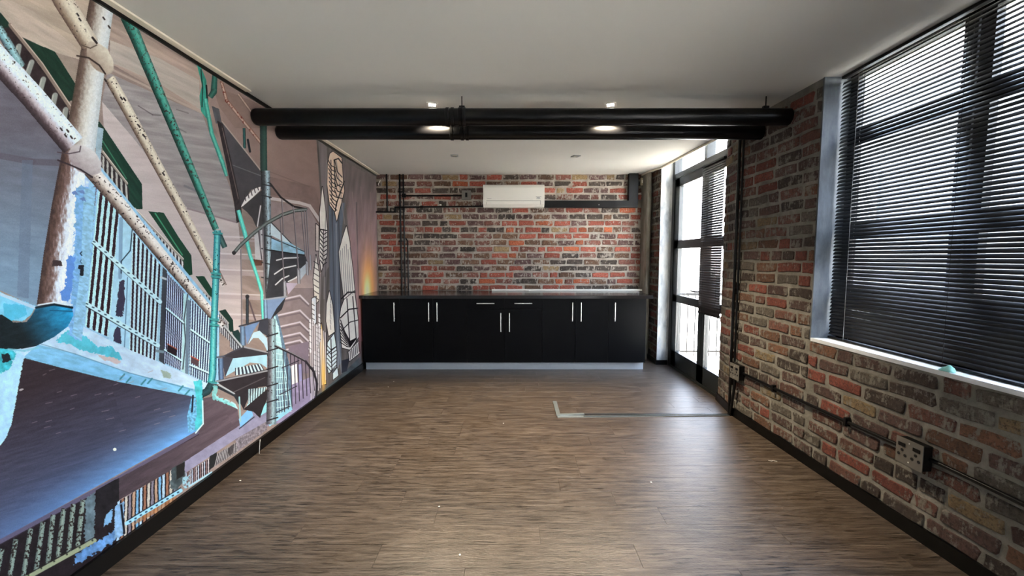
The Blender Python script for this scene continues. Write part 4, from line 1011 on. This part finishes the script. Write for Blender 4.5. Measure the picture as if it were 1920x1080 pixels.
fp = [(yf+.055, z0-.002), (yf+.010, z0+.033), (yf-.006, z0+.072), (yf-.001, z0+.076), (yf+.016, z0+.037), (yf+.058, z0+.004)]
fl_ = child('louvre_flap', extr(fp, ax0+.05, ax1-.055), M['white_plastic'], t)
bm = bmesh.new(); bx(bm, ax0+.045, ax1-.05, yf-.0035, yf-.0002, z0+.0765, z0+.080); bx(bm, ax0+.045, ax0+.0485, yf+.004, yf+.01, z0+.03, z0+.079); bx(bm, ax1-.0535, ax1-.049, yf-.001, yf+.01, z0+.03, z0+.079)
child('louvre_shade_line', bm, M['white_shade'], t, label='grey strips painted as the shade line around the louvre flap')  # raised grey strips stand in for the shade at the flap edge
bm = bmesh.new()
for k in range(9): bx(bm, ax0+.055+k*.0065, ax0+.0595+k*.0065, yf-.0066, yf-.006, z0+.109, z0+.113)
for rr, (n_, xs_) in enumerate(((7, 0), (4, .012), (5, .008))):
    for k in range(n_): bx(bm, ax1-.115+xs_+k*.0105, ax1-.107+xs_+k*.0105, yf-.0066, yf-.006, z0+.125-rr*.012, z0+.1325-rr*.012)
bp_ = child('badge_print', bm, M['print_ink'], t, label='small grey printed badge lines'); bp_['kind'] = 'stuff'

# ---- black duct from the air conditioner up to the ceiling
t = thing('duct', 'wide black square duct from the air conditioner to the ceiling', 'duct', (1.1, YB, 2.1))
YD = YB-.085
c1 = on_Y(1196, 389, YD); c0 = on_Y(1179, 376, YD)
bm = bmesh.new()
pts = [(ax1+.001, c1.z), (c1.x, c1.z), (c0.x, c0.z), (ax1+.001, c0.z)]
def fprism(bm, pts, y0, y1):
    a = [bm.verts.new((x, y0, z)) for x, z in pts]; b = [bm.verts.new((x, y1, z)) for x, z in pts]; n = len(pts)
    fs = [bm.faces.new(a), bm.faces.new(b[::-1])]
    for i in range(n): fs.append(bm.faces.new((a[i], b[i], b[(i+1) % n], a[(i+1) % n])))
    bmesh.ops.recalc_face_normals(bm, faces=fs); return bm
fprism(bm, pts, YD, YB-.009); child('horizontal_duct', bm, M['black_satin'], t)
bm = fprism(bmesh.new(), [(c1.x, c1.z), (c1.x, CEIL-.002), (c0.x, CEIL-.002), (c0.x, c0.z)], YD, YB-.009); child('vertical_duct', bm, M['black_satin'], t)
bm = lathe(bmesh.new(), [(.006, 0), (.006, .004), (.003, .005)], 10, 'Y'); bm.transform(Matrix.Translation((on_Y(1123, 384, YD).x, YD-.0045, on_Y(1123, 384, YD).z))) if hasattr(bm, 'transform') else None
child('screw', bm, M['steel'], t)

# ---- conduits on the back wall
def W(px, py, off=.018): return on_Y(px, py, YB-off)
def saddle(p_, parent, ax='v', r=.013, thingy=None, y=YB):
    bm = bmesh.new()
    if ax == 'v': bx(bm, p_.x-r-.016, p_.x+r+.016, y-.024-r*.6, y-.006, p_.z-.009, p_.z+.009, .003)
    else: bx(bm, p_.x-.009, p_.x+.009, y-.024-r*.6, y-.006, p_.z-r-.014, p_.z+r+.014, .003)
    child('saddle', bm, M['black_satin'], parent)
def conduit(label, pts, r=.011, sad=(), mat='black_gloss', name='conduit', cat='conduit', couplings=()):
    t = thing(name, label, cat, tuple(pts[0]))
    shade_flat_angle(child('pipe', tube(bmesh.new(), pts, r, 10), M[mat], t), 50)
    for p_, ax in sad: saddle(p_, t, ax, r)
    return t
zt = ZT+.002
def top(p_): q = p_.copy(); q.z = CEIL-.002; return q
def bot(p_): q = p_.copy(); q.z = zt; return q
xa = W(751.5, 440).x; xb_ = W(757.5, 440).x; xc = W(762.5, 440).x
conduit('left one of the two full height black conduits on the back bricks', [Vector((xa, YB-.020, CEIL-.002)), Vector((xa, YB-.020, zt))], .0115,
        [(W(751.5, 360), 'v'), (W(751.5, 452), 'v'), (W(751.5, 505), 'v')])
conduit('second full height black conduit, closest beside the short one', [Vector((xb_+.004, YB-.020, CEIL-.002)), Vector((xb_+.004, YB-.020, zt))], .0095)
conduit('short black conduit rising from the worktop to mid wall', [Vector((xc+.012, YB-.02, zt)), Vector((xc+.012, YB-.02, W(761, 452).z)), Vector((xc-.012, YB-.02, W(761, 447).z))], .009)
q0 = W(759, 367, .022); q1 = W(868, 367, .022); q1.z = q0.z
t = conduit('thin black conduit running across to the grey isolator switch', [q0, q1], .010)
bm = bx(bmesh.new(), q0.x-.035, q0.x+.02, YB-.052, YB-.03, q0.z-.028, q0.z+.028, .006); child('junction_box', bm, M['black_satin'], t)
a0 = W(701, 397.5, .045); a1 = W(741, 397.5, .045); a2 = W(741, 388.5, .045); a3 = W(907, 385, .045)
a0.x = XL(YB)+.002; a1.z = a0.z; a2.x = a1.x; a3.z = a2.z+.012
t = conduit('long black conduit stepping up then running to the air conditioner', [a0, a1, a2, a3], .0105)
bm = lathe(bmesh.new(), [(.016, -.02), (.016, .02)], 12, 'X'); bmesh.ops.translate(bm, verts=bm.verts[:], vec=W(791, 387.5, .045)); child('coupling', bm, M['black_satin'], t)
bm = lathe(bmesh.new(), [(.011, -.012), (.011, .012)], 12, 'X'); bmesh.ops.translate(bm, verts=bm.verts[:], vec=W(826, 384.0, .045)); child('clip', bm, M['white_plastic'], t, label='tiny white clip')
b0 = W(725, 332, .02)
conduit('short black conduit dropping from the ceiling near the mural corner', [Vector((b0.x, YB-.02, CEIL-.002)), Vector((b0.x, YB-.02, a0.z+.012))], .011)
# isolator
c_ = W(874.5, 366, .03)
t = thing('isolator_switch', 'square grey isolator switch with black rocker beside the air conditioner', 'switch', tuple(c_))
child('box', bx(bmesh.new(), c_.x-.062, c_.x+.062, YB-.055, YB-.006, c_.z-.063, c_.z+.063, .005), M['grey_plate'], t)
child('rocker', bx(bmesh.new(), c_.x-.014, c_.x+.016, YB-.062, YB-.0552, c_.z-.030, c_.z+.030, .003), M['black_gloss'], t, label='black rocker')
# loose white wire tail by the mural corner
pts = [W(713, 338, .012), W(711, 342, .02), W(709.5, 345, .022), W(710.5, 348, .016)]
wb = obj('wire_tail', tube(bmesh.new(), pts, .0055, 8), M['white_plastic']); tag(wb, 'short loose white wire end on the bricks near the mural corner', 'wire')
# small beige sensor at the top of the pillar
c_ = on_Y(1203.5, 341, YB-.02)
t = thing('alarm_sensor', 'small beige sensor box high between the duct and the concrete pillar', 'sensor', tuple(c_))
child('housing', bx(bmesh.new(), c_.x-.022, c_.x+.020, YB-.045, YB-.004, c_.z-.05, c_.z+.05, .006), M['beige_plate'], t)
child('lens', bx(bmesh.new(), c_.x-.011, c_.x+.011, YB-.051, YB-.0452, c_.z-.02, c_.z+.02, .004), M['white_plastic'], t, label='pale lens')

# ---- big black pipes under the ceiling
def big_pipe(label, px0, py0, Y, r, rings, hang):
    z = on_Y(960, py0, Y).z
    x0 = XL(Y)+.006; x1 = XR(Y)-.008
    t = thing('ceiling_pipe', label, 'pipe', (0, Y, z))
    prof = [(r*.78, x0), (r*.93, x0+.008), (r, x0+.025), (r, x1)]
    bm = lathe(bmesh.new(), [(a, b) for a, b in prof], 36, 'X', (0, Y, z))
    shade_flat_angle(child('pipe', bm, M['black_pipe'], t), 50)
    for px in rings:
        x = (px-960)/FPX*Y
        bm = lathe(bmesh.new(), [(r, -.012), (r+.006, -.010), (r+.006, .010), (r, .012)], 36, 'X', (x, Y, z), cap=False)
        shade_flat_angle(child('coupling', bm, M['black_gloss'], t), 50)
    for x in hang:
        bm = bmesh.new(); tube(bm, [(x, Y, z+r-.002), (x, Y, CEIL-.001)], .004, 8); bx(bm, x-.02, x+.02, Y-.012, Y+.012, z+r-.001, z+r+.018, .003)
        child('hanger', bm, M['black_satin'], t)
    return t
big_pipe('thick black pipe across the ceiling, front one of two', 483, 219.5, 3.0, .0585, (843, 852, 866, 873), (-.355, 1.80))
big_pipe('thick black pipe across the ceiling, rear one of two', 525, 248, 3.30, .056, (850, 869, 878), (-.33, 1.84))

# ---- downlights
def downlight(label, x, y, on, rz, sz=.042):
    t = thing('downlight', label, 'light', (x, y, CEIL), 'square ceiling downlights', rz)
    bm = bmesh.new()
    for (xa, xb, ya, yb2) in ((-sz, sz, -sz, -.026), (-sz, sz, .026, sz), (-sz, -.026, -.026, .026), (.026, sz, -.026, .026)): bx(bm, xa, xb, ya, yb2, -.006, -.0005)
    obj('frame', bm, M['steel'] if on else M['silver'], t)
    bm = lathe(bmesh.new(), [(.025, -.001), (.025, -.004), (.020, -.005)], 20); obj('lamp', bm, M['lamp_on'] if on else M['lamp_off'], t)
    if on:
        d = bpy.data.lights.new('lamp', 'SPOT'); d.energy = 26; d.spot_size = R(105); d.spot_blend = .8; d.color = (1, .84, .6); d.shadow_soft_size = .025
        l = bpy.data.objects.new('spot', d); C.objects.link(l); l.parent = t; l.location = (0, 0, -.02)
downlight('lit downlight over the pipes, the one nearer the mural', -.595, 3.155, True, .2)
downlight('lit downlight over the pipes, the one nearer the brick wall', .735, 3.155, True, -.3)
p_ = on_Z(852, 291.5, CEIL); downlight('unlit dark downlight behind the pipes, above the drawer cabinet left of the air conditioner', p_.x, p_.y, False, .1)
p_ = on_Z(1079.5, 292.5, CEIL); downlight('unlit downlight behind the pipes, right of the air conditioner', p_.x, p_.y, False, .35)

# ---- sockets and conduit on the right wall
def ux(y): return XR(y)
ang = math.atan(.036)
def socket(label, y, z):
    t = thing('power_socket', label, 'socket', (XR(y), y, z), 'double power sockets on the right wall', ang)
    obj('back_box', bx(bmesh.new(), -.055, -.006, -.063, .063, -.062, .062, .006), M['black_satin'], t)
    fc = obj('face_plate', bx(bmesh.new(), -.060, -.0552, -.066, .066, -.066, .066, .0018), M['grey_plate'], t); fc['label'] = 'grey metal cover plate'
    for yy in (-.036, .036): obj('switch', bx(bmesh.new(), -.063, -.0602, yy-.017, yy+.017, .022, .040, .001), M['black_satin'], t)['label'] = 'dark rocker switch'
    for yy in (-.033, .033):
        for dy, dz in ((0, .004), (-.016, -.020), (.016, -.020)):
            bm = lathe(bmesh.new(), [(.0075, -.0612), (.0075, -.0602)], 14, 'X', (0, yy+dy, dz)); obj('pin_hole', bm, M['dark_cord'], t)
    for zz in (.048, -.046):
        bm = lathe(bmesh.new(), [(.002, -.0618), (.0036, -.0602)], 10, 'X', (0, 0, zz)); obj('screw', bm, M['steel'], t)
    return t
socket('nearest grey double socket low on the brick wall under the window', 1.955, .43)
socket('far grey double socket low on the brick pier beside the glazed door', 3.445, .42)
def RW_(y, z, off=.018): return Vector((XR(y)-off, y, z))
def rconduit(label, pts, r, sad):
    t = thing('conduit', label, 'conduit', tuple(pts[0]))
    shade_flat_angle(child('pipe', tube(bmesh.new(), pts, r, 10), M['black_gloss'], t), 50)
    for y_, z_ in sad:
        child('saddle', bx(bmesh.new(), XR(y_)-.034, XR(y_)-.002, y_-.009, y_+.009, z_-.026, z_+.026, .003), M['black_satin'], t)
    return t
rconduit('black horizontal conduit between the two wall sockets', [RW_(3.385, .42), RW_(2.8, .418), RW_(2.25, .424), RW_(2.02, .428)], .0105, [(2.36, .424), (3.0, .418)])
rconduit('black horizontal conduit running from the nearest socket towards the viewer', [RW_(1.892, .43), RW_(1.5, .424), RW_(.6, .424), RW_(-.5, .424)], .0105, [(1.2, .424)])
yv = 3.545
rconduit('tall black vertical conduit, floor to ceiling, on the edge of the brick pier', [Vector((XR(yv)-.03, yv, CEIL-.002)), Vector((XR(yv)-.03, yv, .002))], .0125, [(yv, 1.9), (yv, 1.1), (yv, .30)])
rconduit('thin black vertical conduit right beside the tall one', [Vector((XR(yv)-.022, yv-.045, CEIL-.002)), Vector((XR(yv)-.022, yv-.045, .49))], .008, [])
rconduit('black flexible conduit curling from the far socket to the floor', [Vector((XR(3.47)-.035, 3.465, .357)), Vector((XR(3.47)-.04, 3.47, .25)), Vector((XR(3.47)-.045, 3.478, .16)), Vector((XR(3.47)-.038, 3.50, .10)), Vector((XR(3.47)-.032, 3.525, .04)), Vector((XR(3.47)-.035, 3.53, .003))], .0115, [])

# ---- loose metal strip on the floor
P = lambda px, py: on_Z(px, py, 0)
a = P(1045, 781.5); b = P(1368, 778.5)
t = thing('floor_strip', 'thin metal strip lying across the floor with an angled silver end', 'strip', (a.x, a.y, 0))
def strip(bm, p0, p1, w_, z0, z1):
    p0, p1 = Vector(p0), Vector(p1); d = (p1-p0).normalized(); n_ = Vector((-d.y, d.x, 0))*w_/2
    return prism(bm, [((p0-n_).x, (p0-n_).y), ((p1-n_).x, (p1-n_).y), ((p1+n_).x, (p1+n_).y), ((p0+n_).x, (p0+n_).y)], z0, z1)
m_ = P(1200, 780.2)
child('base', strip(strip(bmesh.new(), (a.x, a.y-.004, 0), (m_.x, m_.y, 0), .040, .0004, .004), (m_.x, m_.y, 0), (b.x-.005, b.y, 0), .040, .0004, .004), M['silver'], t)
child('rib', strip(bmesh.new(), P(1094, 777.5)+Vector((0, .001, 0)), Vector((b.x-.005, b.y+.013, 0)), .012, .004, .009), M['trunking'], t, label='dark raised rib')
child('rib', strip(bmesh.new(), P(1094, 781.5), Vector((b.x-.005, b.y-.012, 0)), .010, .004, .008), M['trunking'], t, label='dark raised rib')
child('cover', strip(bmesh.new(), P(1048, 779), P(1095, 777.5), .030, .004, .012), M['silver'], t, label='short silver cover piece')
child('angled_arm', strip(bmesh.new(), P(1047.5, 781), P(1040, 754), .036, .0045, .011), M['silver'], t, label='short silver arm turned away from the door')

# ---- small litter
for (px, py, lab) in ((738, 716, 'white chip on the floor, the nearer to the cabinets of a close pair'), (728, 726, 'white chip on the floor, the farther from the cabinets of a close pair'),
        (944, 794.5, 'white chip lying alone mid floor, left of the metal strip corner'), (450, 902, 'white chip on the floor closest to the mural skirting'),
        (823, 951, 'white chip on the near floor, between the mural and the room centre'), (862, 1041, 'white chip nearest the viewer on the brown floor'), (1221, 905, 'white chip in the window glare on the floor, towards the sockets')):
    q = P(px, py); bm = bmesh.new(); bmesh.ops.create_icosphere(bm, subdivisions=1, radius=.006)
    for v in bm.verts: v.co = Vector((v.co.x*random.uniform(.7, 1.5), v.co.y*random.uniform(.6, 1.2), v.co.z*.5+.003))
    o = obj('paint_chip', bm, M['chip'], loc=(q.x, q.y, .0002)); tag(o, lab, 'debris', 'white chips scattered on the floor')
q = P(1449, 865); bm = tube(bmesh.new(), [q+Vector((-.025, .01, .002)), q+Vector((-.01, -.004, .004)), q+Vector((.006, .006, .003)), q+Vector((.025, -.008, .002))], .0018, 6)
tag(obj('wood_shaving', bm, M['chip']), 'thin pale curled shaving on the floor near the right baseboard', 'debris')
# wire loop poking over the left baseboard
q = Vector((XL(2.83)+.022, 2.83, 0)); pts = [q+Vector((.004, .02, .086)), q+Vector((.012, .02, .092)), q+Vector((.02, .0, .085)), q+Vector((.022, -.01, .05)), q+Vector((.02, -.014, .004))]
tag(obj('wire_tail', tube(bmesh.new(), pts, .0022, 8), M['cord']), 'thin pale wire looping over the baseboard under the mural', 'wire')
# turquoise scrap on the sill
q = on_X(1782, 692, 2.045); q.z = SILL
bm = bmesh.new(); bmesh.ops.create_icosphere(bm, subdivisions=3, radius=1)
for v in bm.verts:
    x_, y_, z_ = v.co; h_ = (.55+.45*math.cos(y_*2.2+1.0))
    v.co = Vector((x_*.018*(1+.25*math.sin(5*y_)), y_*.036, max(0, (z_+.25))*.022*h_*(1+.3*math.sin(9*y_+4*x_))))
tag(obj('cloth_scrap', bm, M['turquoise'], smooth=True, loc=(q.x-.018, q.y, SILL+.0003)), 'crumpled turquoise scrap of cloth on the white window sill', 'cloth')

# ---- venetian blinds
def slat_mesh(L, w_, tilt):
    bm = bmesh.new(); n = 4; rows_ = []
    for i in range(n+1):
        s_ = (i/n-.5)*w_; cr = .0022*(1-(2*i/n-1)**2)
        x_ = s_*math.cos(tilt)-cr*math.sin(tilt); z_ = s_*math.sin(tilt)+cr*math.cos(tilt)
        rows_.append((bm.verts.new((x_, -L/2, z_)), bm.verts.new((x_, L/2, z_)), bm.verts.new((x_, -L/2, z_-.0004)), bm.verts.new((x_, L/2, z_-.0004))))
    for a_, b_ in zip(rows_, rows_[1:]):
        bm.faces.new((a_[0], b_[0], b_[1], a_[1])); bm.faces.new((a_[2], a_[3], b_[3], b_[2]))
        bm.faces.new((a_[0], a_[2], b_[2], b_[0])); bm.faces.new((a_[1], b_[1], b_[3], a_[3]))
    a_, b_ = rows_[0], rows_[-1]
    bm.faces.new((a_[0], a_[1], a_[3], a_[2])); bm.faces.new((b_[0], b_[2], b_[3], b_[1]))
    me = bpy.data.meshes.new('slat'); bm.to_mesh(me); bm.free(); me.materials.append(M['slat'])
    for pl in me.polygons: pl.use_smooth = False
    return me
def blind(name, label, X, y0, y1, z0, z1, pitch, tilt, cords, first=0.03, stack=0, cordmat='cord'):
    t = thing(name, label, 'blind', (X, (y0+y1)/2, z1))
    L = y1-y0
    obj('head_rail', bx(bmesh.new(), -.014, .014, -L/2, L/2, -.018, -.001, .002), M['black_satin'], t)
    me = slat_mesh(L, .025, tilt); z = -.018-first; k = 0
    while z1+z > z0+.012+stack*.004:
        o = bpy.data.objects.new('slat', me); C.objects.link(o); o.parent = t; o.location = (0, 0, z); z -= pitch; k += 1
        o.rotation_euler = (random.uniform(-.0006, .0006), random.uniform(-.02, .02), 0)
    bot_ = z0-z1
    for j in range(stack):
        o = bpy.data.objects.new('slat', me); C.objects.link(o); o.parent = t; o.location = (random.uniform(-.004, .004), 0, bot_+.014+j*.0055)
        o.rotation_euler = (R(random.uniform(-3.5, 2.0)), random.uniform(-.15, .1), 0)
    br = obj('bottom_rail', bx(bmesh.new(), -.013, .013, -L/2, L/2, bot_, bot_+.012, .003), M['black_satin'], t)
    if stack: br.rotation_euler = (0, 0, 0)
    for yy, mt in cords:
        bm = bmesh.new(); tube(bm, [(-.0135, yy, -.03), (-.0135, yy, bot_+.006)], .0008, 5); tube(bm, [(.0135, yy, -.03), (.0135, yy, bot_+.006)], .0008, 5)
        obj('ladder_cord', bm, M[mt], t)
    return t
yc = (.27+2.675)/2
b1 = blind('venetian_blind', 'wide black venetian blind over the big right window', 2.09, .27, 2.675, SILL+.004, CEIL-.002, .0226, R(54),
      [(2.545-yc, 'cord'), (1.95-yc, 'dark_cord'), (1.2-yc, 'dark_cord'), (.5-yc, 'dark_cord')], first=.028)
b2 = blind('venetian_blind', 'narrow black venetian blind on the glazed door, its bottom slats bunched crooked', 2.012, 3.95, 4.405, .80, 2.345, .0245, R(67),
      [(.13, 'dark_cord'), (-.16, 'dark_cord')], first=.012, stack=9)

# ================================================================== OUTSIDE
bal = obj('balcony_floor', box(2.13, 3.75, 2.9, 6.0, -.16, -.03), M['balcony']); bal['kind'] = 'structure'
t = thing('balcony_railing', 'thin black balcony railing seen through the door glass', 'railing', (2.9, 5.85, -.03))
for za, zb in ((.85, .885), (.03, .055)):
    child('rail', box(2.14, 3.70, 5.83, 5.87, za, zb), M['black_satin'], t); child('rail', box(3.66, 3.70, 2.9, 5.83, za, zb), M['black_satin'], t)
xx = 2.20
while xx < 3.66:
    child('baluster', tube(bmesh.new(), [(xx, 5.85, -.03), (xx, 5.85, .85)], .009, 8), M['black_satin'], t); xx += .107
yy = 5.75
while yy > 2.9:
    child('baluster', tube(bmesh.new(), [(3.68, yy, -.03), (3.68, yy, .85)], .009, 8), M['black_satin'], t); yy -= .107
g_ = obj('street_ground', box(-40, 160, -120, 200, -4.4, -4.2), M['street']); g_['kind'] = 'structure'
t = thing('building', 'added dark grey building close outside the big window, dims the view between the slats', 'building', (9, 9, -4.2))
child('wall', box(9, 14, 4.6, 14.5, -4.2, 5.2), M['dimming_wall'], t); child('parapet', box(8.95, 9.2, 4.55, 14.55, 5.2, 5.4), M['far_roof'], t)  # building added to darken what shows through the blind
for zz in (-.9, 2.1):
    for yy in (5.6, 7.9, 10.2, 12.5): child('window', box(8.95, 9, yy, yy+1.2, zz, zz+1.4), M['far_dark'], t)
rs = random.Random(5)
far = [(26, 44, 9, 7, 2.9, 'low pale building far beyond the balcony, nearest the door'), (30, 62, 8, 10, 2.4, 'long low pale building far beyond the balcony'),
       (40, 88, 10, 14, 3.4, 'tall pale block on the horizon beyond the balcony'), (34, 18, 10, 12, 3.6, 'pale building far beyond the big window'), (38, -6, 10, 14, 3.2, 'second pale building beyond the big window')]
for (x_, y_, dx, dy, h_, lab) in far:
    t = thing('building', lab, 'building', (x_, y_, -4.2))
    child('wall', box(x_, x_+dx, y_-dy/2, y_+dy/2, -4.2, -4.2+h_+1.6), M['far_wall'], t)
    child('roof', box(x_-.2, x_+dx+.2, y_-dy/2-.2, y_+dy/2+.2, -4.2+h_+1.6, -4.2+h_+1.85), M['far_roof'], t)
    for k in range(int(dy/2)):
        yy = y_-dy/2+1+k*2; child('window', box(x_-.05, x_, yy-.5, yy+.5, -3.0, -1.7), M['far_dark'], t)
